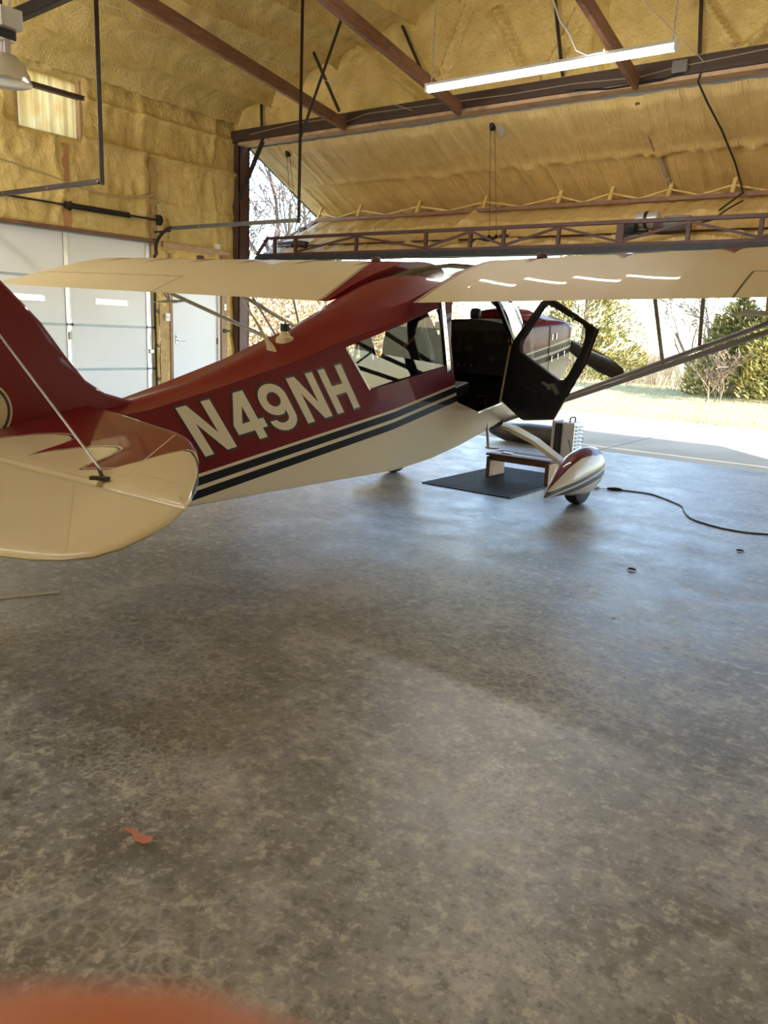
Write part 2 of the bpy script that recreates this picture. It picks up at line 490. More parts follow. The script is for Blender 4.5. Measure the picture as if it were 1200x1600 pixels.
class MB:
    def __init__(self):
        self.v = []; self.f = []; self.mi = []
    def add(self, vs_, fs, m=0):
        o = len(self.v)
        self.v += [tuple(x) for x in vs_]
        self.f += [tuple(i + o for i in f) for f in fs]
        self.mi += [m] * len(fs)
        return self
    def box(self, c, s, R=None, m=0):
        vs_ = []
        for dx in (-.5, .5):
            for dy in (-.5, .5):
                for dz in (-.5, .5):
                    p = Vector((dx * s[0], dy * s[1], dz * s[2]))
                    if R is not None: p = R @ p
                    vs_.append(Vector(c) + p)
        return self.add(vs_, [(0, 1, 3, 2), (4, 6, 7, 5), (0, 4, 5, 1), (2, 3, 7, 6), (0, 2, 6, 4), (1, 5, 7, 3)], m)
    def b2(self, lo, hi, m=0):
        return self.box([(a + b) / 2 for a, b in zip(lo, hi)], [abs(b - a) for a, b in zip(lo, hi)], None, m)
    def bar(self, p, q, w, h, up=(0, 0, 1), m=0):
        p, q = Vector(p), Vector(q)
        d = (q - p); L = d.length; d.normalize()
        u = Vector(up); s = d.cross(u)
        if s.length < 1e-4: s = d.cross(Vector((1, 0, 0)))
        s.normalize(); u = s.cross(d).normalized()
        R = Matrix((d, s, u)).transposed()
        return self.box((p + q) / 2, (L, w, h), R, m)
    def path(self, pts, r, n=8, m=0, cap=True, flat=1.0):
        pts = [Vector(p) for p in pts]
        rs = r if isinstance(r, (list, tuple)) else [r] * len(pts)
        rings = []
        prev = None
        for i, p in enumerate(pts):
            a = pts[max(i - 1, 0)]; b = pts[min(i + 1, len(pts) - 1)]
            t = (b - a).normalized()
            if prev is None:
                s = t.cross(Vector((0, 0, 1)))
                if s.length < 1e-3: s = t.cross(Vector((1, 0, 0)))
            else:
                s = prev - t * prev.dot(t)
            s.normalize(); prev = s
            u = s.cross(t)
            rings.append([p + s * cos(2 * pi * k / n) * rs[i] + u * sin(2 * pi * k / n) * rs[i] * flat for k in range(n)])
        return self.loft(rings, m, cap)
    def tube(self, p, q, r, n=8, r2=None, m=0, flat=1.0):
        return self.path([p, q], [r, r if r2 is None else r2], n, m, True, flat)
    def loft(self, rings, m=0, cap=True, closed=True):
        n = len(rings[0]); vs_ = [v for r in rings for v in r]; fs = []
        for i in range(len(rings) - 1):
            for k in range(n if closed else n - 1):
                a = i * n + k; b = i * n + (k + 1) % n
                fs.append((a, b, b + n, a + n))
        if cap and closed:
            fs.append(tuple(range(n - 1, -1, -1)))
            fs.append(tuple((len(rings) - 1) * n + k for k in range(n)))
        return self.add(vs_, fs, m)
    def lathe(self, prof, c, n=24, m=0, axis='Z'):
        rings = []
        for r, z in prof:
            ring = []
            for k in range(n):
                a = 2 * pi * k / n
                if axis == 'Z': ring.append((c[0] + r * cos(a), c[1] + r * sin(a), c[2] + z))
                elif axis == 'Y': ring.append((c[0] + r * cos(a), c[1] + z, c[2] + r * sin(a)))
                else: ring.append((c[0] + z, c[1] + r * cos(a), c[2] + r * sin(a)))
            rings.append(ring)
        return self.loft(rings, m, True)
    def plate(self, outer, holes, fn, th, m=0, mside=None):
        """flat plate with holes; fn(u, v, h) gives the point, h from 0 to th"""
        loops = [list(outer)] + [list(h) for h in holes]
        flat = [p for l in loops for p in l]
        tris = tessellate_polygon([[Vector((a, b, 0)) for a, b in l] for l in loops])
        n = len(flat)
        vs_ = [fn(a, b, 0.0) for a, b in flat] + [fn(a, b, th) for a, b in flat]
        caps = []
        for t in tris:
            a, b, c = (flat[i] for i in t)
            if abs((b[0] - a[0]) * (c[1] - a[1]) - (c[0] - a[0]) * (b[1] - a[1])) < 1e-12: continue
            caps.append(tuple(t)); caps.append(tuple(i + n for i in reversed(t)))
        o = len(self.v)
        self.add(vs_, caps, m)
        k = 0
        sides = []
        for l in loops:
            for i in range(len(l)):
                a, b = k + i, k + (i + 1) % len(l)
                sides.append((a + o, b + o, b + n + o, a + n + o))
            k += len(l)
        self.f += sides; self.mi += [m if mside is None else mside] * len(sides)
        return self
    def build(self, name, mats, parent=None, smooth=None, bevel=0.0, fix=True):
        o = make(name, self.v, self.f, mats, parent, None, self.mi if len(set(self.mi)) > 1 else None, 0.0)
        if fix or bevel > 0:
            bm = bmesh.new(); bm.from_mesh(o.data)
            bmesh.ops.recalc_face_normals(bm, faces=bm.faces)
            if bevel > 0:
                bmesh.ops.bevel(bm, geom=[e for e in bm.edges if e.calc_face_angle(0) > 0.5], offset=bevel, segments=2, affect='EDGES', profile=0.5)
            bm.to_mesh(o.data); bm.free()
        if smooth is not None:
            o.data.polygons.foreach_set('use_smooth', [True] * len(o.data.polygons))
            o.data.set_sharp_from_angle(angle=radians(smooth))
        return o

def child(o, name, mb, mats, smooth=None, bevel=0.0):
    """a sub-part: mesh under a part that is itself a child"""
    c = mb.build(name, mats, None, smooth, bevel)
    return sub_parent(o, c)

def _hash(ix, iy, s):
    v = np.sin(ix * 127.1 + iy * 311.7 + s * 74.7) * 43758.5453
    return v - np.floor(v)
def vnoise(x, y, s=0.0):
    x = np.asarray(x, float); y = np.asarray(y, float)
    ix, iy = np.floor(x), np.floor(y)
    fx, fy = x - ix, y - iy
    fx = fx * fx * (3 - 2 * fx); fy = fy * fy * (3 - 2 * fy)
    a = _hash(ix, iy, s); b = _hash(ix + 1, iy, s); c = _hash(ix, iy + 1, s); d = _hash(ix + 1, iy + 1, s)
    return (a + (b - a) * fx) * (1 - fy) + (c + (d - c) * fx) * fy
def fbm(x, y, s=0.0, o=4):
    r = 0; a = 0.5
    for i in range(o):
        r = r + a * vnoise(x, y, s + i * 3.1); x = x * 2.03; y = y * 2.03; a *= 0.5
    return r
def gauss(d, w): return np.exp(-(d / w) ** 2)

def sheet(name, us, vs_, fn, mat, holes=(), parent=None):
    """height-field sheet on a grid, with rectangular openings left out"""
    us = np.unique(np.round(np.concatenate([us] + [np.array([h[0], h[1]]) for h in holes]), 4))
    vs_ = np.unique(np.round(np.concatenate([vs_] + [np.array([h[2], h[3]]) for h in holes]), 4))
    U, V = np.meshgrid(us, vs_, indexing='ij')
    X, Y, Z = fn(U, V)
    pts = np.stack([X, Y, Z], -1).reshape(-1, 3)
    n = len(vs_)
    fs = []
    for i in range(len(us) - 1):
        uc = (us[i] + us[i + 1]) / 2
        hh = [h for h in holes if h[0] < uc < h[1]]
        for j in range(n - 1):
            vc = (vs_[j] + vs_[j + 1]) / 2
            if any(h[2] < vc < h[3] for h in hh): continue
            a = i * n + j
            fs.append((a, a + n, a + n + 1, a + 1))
    return make(name, pts, fs, mat, parent, 60)

# ------------------------------------------------------------------ the hangar shell
XL, XR, YF, YB = -10.1, 3.4, 9.25, -6.0
RIDGE = -3.35
def roof_z(X): return 4.50 + 0.245 * ((RIDGE - XL) - np.abs(np.asarray(X) - RIDGE))

fl = MB(); fl.b2((XL - 0.1, YB - 0.1, -0.15), (XR + 0.1, 9.2, 0.0))
tag(fl.build('floor', 'floor'), 'stained sealed grey concrete floor slab of the hangar', kind='structure')
ap = MB(); ap.b2((-40, 9.2, -0.30), (30, 14.4, -0.03))
apron = tag(ap.build('apron', 'apron'), 'pale concrete apron outside the open hangar door', kind='structure')
cr = MB(); cr.box((-3.73, 11.8, -0.029), (0.012, 5.2, 0.004)); cr.box((-16.0, 11.8, -0.029), (0.012, 5.2, 0.004)); cr.box((4.0, 11.8, -0.029), (0.012, 5.2, 0.004))
cr.build('joint', 'cord_black', apron)
def ground_fn(U, V):
    z = -0.06 + 0.22 * np.clip((V - 14.5) / 5, 0, 1) * np.clip((26 - V) / 5, 0, 1) + 0.08 * (fbm(U * 0.3, V * 0.3, 2) - 0.5)
    z = np.where((V < 14.6) , -0.10, z)
    return U, V, z
gr = sheet('ground', np.linspace(-90, 60, 151), np.concatenate([np.linspace(-30, 14, 12), np.linspace(14.4, 40, 65), np.linspace(45, 120, 16)]), ground_fn, 'grass')
tag(gr, 'dry winter lawn and ground beyond the apron', kind='structure')

def stepgrid(a, b, d): return np.linspace(a, b, int(round((b - a) / d)) + 1)

GD0, GD1, GDH = 4.86, 7.60, 2.42      # garage door
ED0, ED1, EDH = 7.93, 8.88, 2.05      # entry door
SK = (5.66, 6.50, 3.60, 4.28)         # translucent panel
def wall_left_fn(U, V):
    Y, z = U, V
    h = 0.03 + 0.075 * gauss(z - 3.60, 0.035) + 0.055 * gauss(z - 4.10, 0.03) + 0.06 * gauss(z - 2.98, 0.02) * 0.4
    h += 0.05 * fbm(Y * 2.0, z * 2.0, 1, 4) + 0.075 * (fbm(Y * 7, z * 4.2, 5, 3) - 0.4) + 0.05 * (vnoise(Y * 15, z * 6, 6) - 0.5) * vnoise(Y * 1.1, z * 1.4, 7)
    h += 0.04 * gauss(Y - (6.12 + 0.05 * np.sin(z * 7)), 0.05) * (z > 2.45) + 0.03 * gauss(Y - 7.45, 0.05) + 0.035 * gauss(Y - 8.75 - 0.05 * np.sin(z * 3), 0.04)
    h += 0.09 * np.clip((z - 4.35) / 0.25, 0, 1) ** 2
    edge = 1.0
    for a, b, c, d in ((GD0, GD1, 0, GDH), (ED0, ED1, 0, EDH), SK):
        dd = np.maximum(np.maximum(a - Y, Y - b), np.maximum(c - z, z - d))
        edge = edge * np.clip(dd / 0.06, 0, 1)
    return XL + h * edge, Y, z
holes = [(GD0, GD1, 0.0, GDH), (ED0, ED1, 0.0, EDH), SK]
wl = sheet('wall_left', np.concatenate([stepgrid(YB, 4.2, 0.1), stepgrid(4.24, YF + 0.1, 0.03)]), stepgrid(0, 4.62, 0.035), wall_left_fn, 'foam', holes)
tag(wl, 'left hangar wall coated in lumpy yellow spray foam', kind='structure')
# outer skin of that wall, with the same openings
def wl_out(U, V): return XL - 0.16 + 0 * U, U, V
o_ = sheet('outer_skin', np.array([YB, 0.0, 3.0, YF]), np.array([0.0, 4.55]), wl_out, 'outer_skin', holes, None)
sub_parent(wl, o_)

def wall_right_fn(U, V): return XR - 0.03 - 0.06 * fbm(U * 1.5, V * 1.5, 8) - 0.05 * gauss(V - 3.6, 0.05) - 0.05 * gauss(V - 2.4, 0.05), U, V
tag(sheet('wall_right', stepgrid(YB, YF + 0.1, 0.12), stepgrid(0, 4.62, 0.10), wall_right_fn, 'foam'), 'right hangar wall coated in yellow spray foam', kind='structure')
def wall_rear_fn(U, V):
    z = V * roof_z(U)
    return U, YB + 0.03 + 0.06 * fbm(U * 1.5, z * 1.5, 9) + 0 * z, z
tag(sheet('wall_rear', stepgrid(XL, XR, 0.15), np.linspace(0, 1, 46), wall_rear_fn, 'foam'), 'rear hangar wall coated in yellow spray foam', kind='structure')

def ceil_fn(U, V):
    X, Y = U, V
    z = roof_z(X)
    s = (np.abs(X - RIDGE)) / 0.66
    d = (s - np.round(s)) * 0.66
    h = 0.13 * gauss(d, 0.045) + 0.05 * gauss(d, 0.13)
    h += 0.04 * fbm(X * 2.2, Y * 1.6, 11, 4) + 0.07 * (fbm(X * 6, Y * 5, 15, 3) - 0.4) + 0.05 * (vnoise(X * 6, Y * 13, 16) - 0.5) * vnoise(X * 1.2, Y * 1.3, 17)
    h += 0.05 * gauss(Y - 5.15 - 0.06 * np.sin(X * 4), 0.05) * vnoise(X * 3, Y, 3)
    return X, Y, z - h
tag(sheet('ceiling', stepgrid(XL - 0.1, XR + 0.1, 0.04), np.concatenate([stepgrid(YB - 0.1, 1.5, 0.2), stepgrid(1.56, YF + 0.1, 0.06)]), ceil_fn, 'foam'), 'sloping hangar ceiling of foamed roof panels between purlins', kind='structure')
rf = MB()
for s in (-1, 1):
    e = XL - 0.2 if s < 0 else XR + 0.2
    rf.add([(e, YB - 0.2, roof_z(e) + 0.06), (RIDGE, YB - 0.2, roof_z(RIDGE) + 0.06), (RIDGE, YF + 0.25, roof_z(RIDGE) + 0.06), (e, YF + 0.25, roof_z(e) + 0.06)], [(0, 1, 2, 3)])
rs_ = rf.build('roof', 'outer_skin'); tag(rs_, 'outer metal roof above the hangar ceiling', kind='structure')

SEG = [((-5.83, 5.33), (-6.25, 4.45)), ((-5.46, 5.12), (-5.01, 4.40)), ((-4.35, 5.0), (-4.75, 4.3)), ((-2.98, 4.76), (-2.55, 4.2)), ((-7.6, 5.1), (-6.45, 4.25)), ((-7.64, 4.92), (-8.2, 4.35)), ((-2.33, 4.4), (-2.6, 4.2)), ((-9.1, 4.7), (-9.3, 4.25)), ((-6.9, 5.35), (-6.25, 4.4)), ((-4.1, 5.2), (-4.1, 4.3)), ((-1.5, 5.2), (-2.2, 4.3))]
def gable_fn(U, V):
    X = U
    z = 4.12 + V * (roof_z(X) + 0.05 - 4.12)
    h = 0.03 + 0.06 * fbm(X * 1.6, z * 1.6, 21) + 0.03 * (fbm(X * 6, z * 4, 22, 3) - 0.4)
    for (a, b), (c, d) in SEG:
        L2 = (c - a) ** 2 + (d - b) ** 2
        t = np.clip(((X - a) * (c - a) + (z - b) * (d - b)) / L2, 0, 1)
        dist = np.sqrt((X - a - t * (c - a)) ** 2 + (z - b - t * (d - b)) ** 2)
        h = np.maximum(h, 0.10 * gauss(dist, 0.05) + 0.02)
        h = h - 0.05 * gauss(dist - 0.085, 0.02)
    return X, YF - h, z
tag(sheet('wall_front', stepgrid(XL - 0.05, XR + 0.05, 0.04), np.linspace(0, 1, 80), gable_fn, 'foam'), 'foamed gable above the door header with truss webs showing through', kind='structure')
go = MB(); go.add([(XL - 0.2, YF + 0.12, 4.15), (XR + 0.2, YF + 0.12, 4.15), (XR + 0.2, YF + 0.12, 4.5), (RIDGE, YF + 0.12, 6.2), (XL - 0.2, YF + 0.12, 4.5)], [(0, 1, 2, 3, 4)])
sub_parent(bpy.data.objects['wall_front'], go.build('outer_skin', 'outer_skin'))

# header, columns, jamb
hd = MB(); hd.b2((XL, 9.10, 4.065), (XR, 9.27, 4.235))
tag(hd.build('header_beam', 'header_wood', None, None, 0.006), 'dark brown header beam spanning the wide hangar door opening', kind='structure')
lg = MB(); lg.b2((XL + 0.2, 9.12, 4.02), (XR - 0.2, 9.30, 4.063))
tag(lg.build('trim_1', 'plywood', None, None, 0.004), 'pale ledger strip under the dark header beam', kind='structure')
for nm, x0, s, lb in (('left', -10.02, 1, 'dark brown steel column at the left end of the door opening'), ('right', 3.30, -1, 'dark brown steel column at the right end of the door opening')):
    c = MB()
    c.b2((x0 - 0.10, 9.16, 0), (x0 + 0.10, 9.185, 4.19)); c.b2((x0 - 0.10, 9.365, 0), (x0 + 0.10, 9.39, 4.19)); c.b2((x0 - 0.012, 9.185, 0), (x0 + 0.012, 9.365, 4.19))
    c.b2((x0 + s * 0.085, 9.16, 0), (x0 + s * 0.10, 9.39, 4.19)); c.box((x0, 9.27, 0.01), (0.3, 0.32, 0.02))
    tag(c.build('column', 'brown_steel', None, None, 0.003), lb, kind='structure')
kb = MB(); kb.bar((-9.31, 9.13, 4.12), (-9.91, 9.16, 3.24), 0.05, 0.05)
tag(kb.build('knee_brace', 'dark_steel', None, None, 0.003), 'dark knee brace between the left column and the header', 'brace')

# ------------------------------------------------------------------ entry door (door_1)
d1 = thing('door_1', 'white steel entry door in the left wall beside the garage door', None, (XL, 8.4, 0), kind='structure')
b = MB(); b.b2((XL - 0.03, ED0 + 0.035, 0.015), (XL + 0.012, ED1 - 0.035, EDH - 0.03)); b.build('door_leaf', 'white_steel', d1, None, 0.004)
for lo, hi in (((XL - 0.06, ED0 - 0.005, 0), (XL + 0.05, ED0 + 0.033, EDH)), ((XL - 0.06, ED1 - 0.033, 0), (XL + 0.05, ED1 + 0.005, EDH)), ((XL - 0.06, ED0, EDH - 0.03), (XL + 0.05, ED1, EDH + 0.01))):
    b = MB(); b.b2(lo, hi); b.build('door_frame', 'white_steel', d1, None, 0.003)
pl_ = MB(); pl_.box((XL + 0.016, 8.035, 1.045), (0.012, 0.055, 0.14))
pl_ = pl_.build('handle_plate', 'galvanized', d1, None, 0.005)
b = MB(); b.path([(XL + 0.02, 8.035, 1.03), (XL + 0.065, 8.035, 1.03), (XL + 0.068, 8.06, 1.03), (XL + 0.066, 8.16, 1.025)], 0.009, 8); child(pl_, 'lever', b, 'galvanized', 40)
b = MB(); b.lathe([(0.0, 0), (0.02, 0), (0.02, 0.01), (0.012, 0.014), (0, 0.014)], (XL + 0.022, 8.035, 1.085), 12, 0, 'X'); child(pl_, 'deadbolt', b, 'galvanized', 40)
for z in (0.25, 1.03, 1.85):
    b = MB(); b.b2((XL + 0.01, ED1 - 0.045, z - 0.05), (XL + 0.02, ED1 - 0.03, z + 0.05)); b.tube((XL + 0.022, ED1 - 0.036, z - 0.05), (XL + 0.022, ED1 - 0.036, z + 0.05), 0.007); b.build('hinge', 'dark_steel', d1)
# framing beside the doors
def board(name, lo, hi, mat, label, bev=0.004):
    b = MB(); b.b2(lo, hi); return tag(b.build(name, mat, None, None, bev), label, kind='structure')
board('trim_2', (XL - 0.02, 7.69, 0), (XL + 0.06, 7.87, 2.35), 'osb', 'yellow foamed strip of wall between garage door and entry door')
board('trim_3', (XL, 7.871, 0), (XL + 0.075, 7.922, 2.30), 'stud', 'pinkish pine stud left of the entry door')
board('trim_4', (XL, 8.888, 0), (XL + 0.085, 9.00, 2.35), 'stud', 'pine stud right of the entry door')
board('trim_5', (XL + 0.0, 7.75, 2.37), (XL + 0.09, 9.05, 2.45), 'plywood', 'pine header board over the entry door')
board('trim_6', (XL + 0.0, GD0 - 0.1, GDH + 0.0), (XL + 0.075, GD1 + 0.07, GDH + 0.045), 'timber', 'brown header board above the white garage door')
board('trim_7', (XL + 0.0, 6.19, 2.47), (XL + 0.068, 6.29, 3.50), 'post_wood', 'reddish timber post set in the foam above the garage door')
board('trim_8', (XL + 0.0, 7.56, 2.47), (XL + 0.085, 7.66, 3.58), 'dusty_wood', 'dusty pine post in the foam above the garage door corner')

# ------------------------------------------------------------------ garage door (door_2)
d2 = thing('door_2', 'white sectional garage door in the left wall with two slot windows', None, (XL, 6.2, 0), kind='structure')
PH = 0.605
LITES = [(5.44, 5.90, 1.502, 1.572), (6.66, 7.20, 1.502, 1.572)]
def dpt(u, v, h): return (XL - 0.05 + h, u, v)
for k in range(4):
    z0, z1 = k * PH + 0.006, (k + 1) * PH - 0.006
    hs = [[(a, c), (b_, c), (b_, d), (a, d)] for a, b_, c, d in LITES if z0 < c < z1]
    b = MB(); b.plate([(GD0 + 0.01, z0), (GD1 - 0.03, z0), (GD1 - 0.03, z1), (GD0 + 0.01, z1)], hs, dpt, 0.045)
    b.build('panel', 'white_steel', d2)
    bk = MB(); bk.b2((XL - 0.045, GD0 + 0.01, z1 - 0.014), (XL - 0.001, GD1 - 0.03, z1 + 0.020)); bk.build('seam_strip', 'seam_grey', d2)
for a, b_, c, d in LITES:
    b = MB(); b.b2((XL - 0.03, a, c), (XL - 0.026, b_, d)); pn = b.build('window_pane', 'door_lite', d2)
    fr_ = MB(); fr_.plate([(a - 0.012, c - 0.012), (b_ + 0.012, c - 0.012), (b_ + 0.012, d + 0.012), (a - 0.012, d + 0.012)], [[(a, c), (b_, c), (b_, d), (a, d)]], lambda u, v, h: (XL - 0.004 + h, u, v), 0.006)
    child(pn, 'window_frame', fr_, 'white_plastic')
STY = (4.92, 6.23, 7.53)
for y in STY:
    for k in range(4):
        b = MB(); b.b2((XL - 0.004, y - 0.037, k * PH + 0.02), (XL + 0.003, y + 0.037, (k + 1) * PH - 0.02))
        b.b2((XL + 0.003, y - 0.037, k * PH + 0.02), (XL + 0.010, y - 0.030, (k + 1) * PH - 0.02)); b.b2((XL + 0.003, y + 0.030, k * PH + 0.02), (XL + 0.010, y + 0.037, (k + 1) * PH - 0.02))
        b.build('stile', 'galvanized', d2)
    for k in range(1, 4):
        z = k * PH
        b = MB(); b.b2((XL + 0.004, y - 0.028, z - 0.075), (XL + 0.012, y + 0.028, z - 0.01)); b.b2((XL + 0.004, y - 0.028, z + 0.01), (XL + 0.012, y + 0.028, z + 0.075)); b.tube((XL + 0.018, y - 0.03, z), (XL + 0.018, y + 0.03, z), 0.012)
        hg = b.build('hinge', 'galvanized', d2)
        r = MB(); r.tube((XL + 0.02, y + 0.0, z), (XL + 0.02, y + (0.11 if y > 7 else 0.045), z), 0.008); r.lathe([(0, 0), (0.02, 0), (0.02, 0.012), (0, 0.012)], (XL + 0.02, y + (0.075 if y > 7 else 0.033), z), 10, 0, 'Y')
        child(hg, 'roller', r, 'dark_steel')
b = MB(); b.box((XL + 0.02, 7.56, 0.86), (0.03, 0.07, 0.05)); b.box((XL + 0.02, 7.50, 0.86), (0.01, 0.10, 0.012)); b.build('latch', 'galvanized', d2, None, 0.003)
b = MB(); b.box((XL + 0.014, 6.24, 1.06), (0.016, 0.045, 0.10)); b.build('lift_handle', 'primer_grey', d2, None, 0.004)
# tracks: right (seen whole) and left
def track(y, x_end, label, name):
    t = thing(name, label, 'door track', (XL + 0.05, y, 0), 'overhead tracks of the garage door')
    for z in (0.45, 0.95, 1.45, 1.95):
        b = MB(); b.box((XL + 0.03, y + 0.02, z), (0.05, 0.05, 0.05)); b.build('bracket', 'dark_steel', t)
    b = MB(); b.b2((XL + 0.015, y - 0.02, 0), (XL + 0.06, y - 0.012, 2.25)); b.b2((XL + 0.015, y - 0.02, 0), (XL + 0.022, y + 0.025, 2.25)); b.build('vertical_rail', 'dark_steel', t)
    pts = [(XL + 0.04, y, 2.22)]
    for k in range(11):
        a = pi / 2 * k / 10
        pts.append((XL + 0.04 + 0.40 * (1 - cos(a)), y, 2.25 + 0.36 * sin(a)))
    b = MB()
    for i in range(len(pts) - 1): b.bar(pts[i], pts[i + 1], 0.014, 0.055, (1, 0, 1))
    b.build('curved_rail', 'dark_steel', t)
    b = MB(); b.b2((XL + 0.43, y - 0.007, 2.585), (x_end, y + 0.007, 2.635)); b.b2((XL + 0.43, y - 0.045, 2.582), (x_end, y + 0.0, 2.592)); b.build('horizontal_rail', 'track_grey' if y > 7 else 'dark_steel', t)
    for i in range(3):
        b = MB(); b.lathe([(0, 0), (0.008, 0), (0.008, 0.004), (0, 0.004)], (x_end - 0.06 - 0.9 * i, y - 0.012, 2.61), 8, 0, 'Y'); b.build('bolt', 'galvanized', t)
    b = MB(); zt = float(roof_z(x_end)) - 0.05
    b.b2((x_end - 0.025, y + 0.008, 2.575), (x_end + 0.02, y + 0.015, zt)); b.b2((x_end + 0.012, y - 0.03, 2.575), (x_end + 0.02, y + 0.012, zt)); b.build('hanger', 'dark_steel', t)
    return t
tr1 = track(7.64, -7.2, 'garage door track with galvanized end hanging nearest the left column', 'door_track')
tr2 = track(4.86, -7.2, 'dark garage door track with long hanger at the left edge', 'door_track')
b = MB(); b.bar((-6.58, 7.66, 4.80), (-7.23, 7.66, 3.52), 0.035, 0.012, (1, 0, 0)); b.build('sway_brace', 'dark_steel', tr1)
b = MB(); b.bar((-7.2, 4.87, 4.60), (-8.2, 4.87, 4.64), 0.04, 0.04); b.build('cross_bar', 'dark_steel', tr2)
# torsion spring shaft
ts = thing('torsion_spring', 'black torsion spring shaft mounted over the garage door', 'door spring', (XL + 0.1, 6.2, 2.735))
b = MB(); b.tube((XL + 0.11, GD0 - 0.05, 2.735), (XL + 0.11, GD1 + 0.14, 2.735), 0.014); b.build('shaft', 'dark_steel', ts, 40)
sp = []
for i in range(0, 521): 
    a = i * 2 * pi / 10
    sp.append((XL + 0.11 + 0.030 * cos(a), 6.25 + 0.92 * i / 520, 2.735 + 0.030 * sin(a)))
b = MB(); b.path(sp, 0.009, 4); b.build('spring', 'dark_steel', ts, 60)
for y, r in ((6.22, 0.05), (GD1 + 0.06, 0.075), (GD0, 0.075)):
    b = MB(); b.lathe([(0, -0.025), (r, -0.025), (r, -0.018), (r * 0.8, -0.015), (r * 0.8, 0.015), (r, 0.018), (r, 0.025), (0, 0.025)], (XL + 0.11, y, 2.735), 16, 0, 'Y'); b.build('cable_drum', 'dark_steel', ts, 40)
    b = MB(); b.box((XL + 0.06, y + 0.045, 2.735), (0.12, 0.012, 0.12)); b.build('bearing_plate', 'dark_steel', ts)
b = MB(); b.b2((XL + 0.06, GD1 + 0.05, 2.25), (XL + 0.075, GD1 + 0.065, 2.70)); b.b2((XL + 0.06, GD1 + 0.0, 2.555), (XL + 0.42, GD1 + 0.03, 2.58)); b.build('angle_bracket', 'dark_steel', ts)

# ------------------------------------------------------------------ translucent wall panel (window_1)
w1 = thing('window_1', 'corrugated translucent fibreglass panel glowing high in the left wall', None, (XL, 6.1, 3.6), kind='structure')
ys = np.linspace(SK[0] - 0.03, SK[1] + 0.03, 85)
vv = []; ff = []
for i, y in enumerate(ys):
    ph = ((y - SK[0]) % 0.2) / 0.2
    dx = 0.03 * np.clip(1.6 - abs(ph - 0.5) * 8, 0, 1) + 0.006 * sin(ph * 2 * pi * 3)
    vv += [(XL - 0.06 + dx, y, SK[2] - 0.03), (XL - 0.06 + dx, y, SK[3] + 0.03)]
    if i: ff.append((2 * i - 2, 2 * i, 2 * i + 1, 2 * i - 1))
make('panel', vv, ff, 'fibreglass', w1, 50)
for lo, hi in (((XL - 0.16, SK[0] - 0.03, SK[2] - 0.03), (XL + 0.02, SK[0], SK[3] + 0.03)), ((XL - 0.16, SK[1], SK[2] - 0.03), (XL + 0.03, SK[1] + 0.03, SK[3] + 0.03))):
    b = MB(); b.b2(lo, hi); b.build('window_frame', 'plywood', w1)
b = MB(); b.b2((XL - 0.02, 5.50, 4.075), (XL + 0.07, 6.60, 4.13)); b.build('girt', 'header_wood', w1, None, 0.004)

# ------------------------------------------------------------------ bifold hangar door (door_3)
d3 = thing('door_3', 'large bifold hangar door folded up outside the opening, foam lined', None, (-3.4, 9.4, 2.3), kind='structure')
DX0, DX1 = -9.88, 3.12
UA, UB = (9.36, 4.02), (11.03, 3.19)
LA, LB = (11.03, 3.19), (9.60, 2.44)
def leaf_fn(A, B, nrm, seed):
    d = (B[0] - A[0], B[1] - A[1])
    def fn(U, V):
        X = U
        L = sqrt(d[0] ** 2 + d[1] ** 2)
        seam = (V > 0.5).astype(float)
        lean = X + 0.02 * np.sin(V * 6)
        wob = lean + 0.03 * vnoise(lean * 3, V * 7, seed + 9)
        fade = 0.35 + 0.9 * vnoise(X * 0.9 + seam * 13, V * 2.1, seed + 5)
        wob = lean + 0.012 * vnoise(lean * 3, V * 5, seed + 9)
        rid = (vnoise(wob * 13 + seam * 31, V * 1.3, seed) ** 2 * 0.060 + vnoise(wob * 5 + seam * 17, V * 0.8, seed + 2) ** 3 * 0.045) * fade
        rid = rid + np.maximum(0, vnoise(wob * 2.2 + seam * 7, V * 0.6, seed + 3) - 0.74) * 0.26 * (0.7 + 0.5 * vnoise(X * 14, V * 12, seed))
        h = 0.015 + rid + 0.015 * fbm(X * 1.3, V * 2, seed + 7) + 0.008 * (fbm(X * 14, V * 16, seed + 8, 2) - 0.4) + 0.022 * gauss((V - 0.5) * L, 0.05)
        h = h * np.clip(V / 0.05, 0.3, 1) * np.clip((1 - V) / 0.05, 0.3, 1) * np.clip((X - DX0) / 0.06, 0, 1)
        return X, A[0] + d[0] * V + nrm[0] * h, A[1] + d[1] * V + nrm[1] * h
    return fn
up = sheet('upper_leaf', stepgrid(DX0, DX1, 0.03), np.linspace(0, 1, 51), leaf_fn(UA, UB, (-0.441, -0.898), 31), 'foam_streak', (), d3)
lo_ = sheet('lower_leaf', stepgrid(DX0 + 0.17, DX1, 0.03), np.linspace(0, 1, 45), leaf_fn(LA, LB, (-0.459, 0.888), 51), 'foam_streak', (), d3)
def slab(A, B, nrm, t0, t1):
    b = MB()
    q = [(A[0] + nrm[0] * t0, A[1] + nrm[1] * t0), (B[0] + nrm[0] * t0, B[1] + nrm[1] * t0), (B[0] + nrm[0] * t1, B[1] + nrm[1] * t1), (A[0] + nrm[0] * t1, A[1] + nrm[1] * t1)]
    b.loft([[(DX0, *p) for p in q], [(DX1, *p) for p in q]])
    return b
sub_parent(up, slab(UA, UB, (0.441, 0.898), 0.01, 0.06).build('outer_skin', 'outer_skin'))
sub_parent(lo_, slab(LA, LB, (0.459, -0.888), 0.01, 0.05).build('outer_skin', 'outer_skin'))
b = MB(); b.bar((DX0 - 0.01, UA[0], UA[1] + 0.02), (DX0 - 0.01, UB[0] - 0.02, UB[1] + 0.02), 0.05, 0.05, (1, 0, 0)); b.build('edge_frame', 'brown_steel', d3)
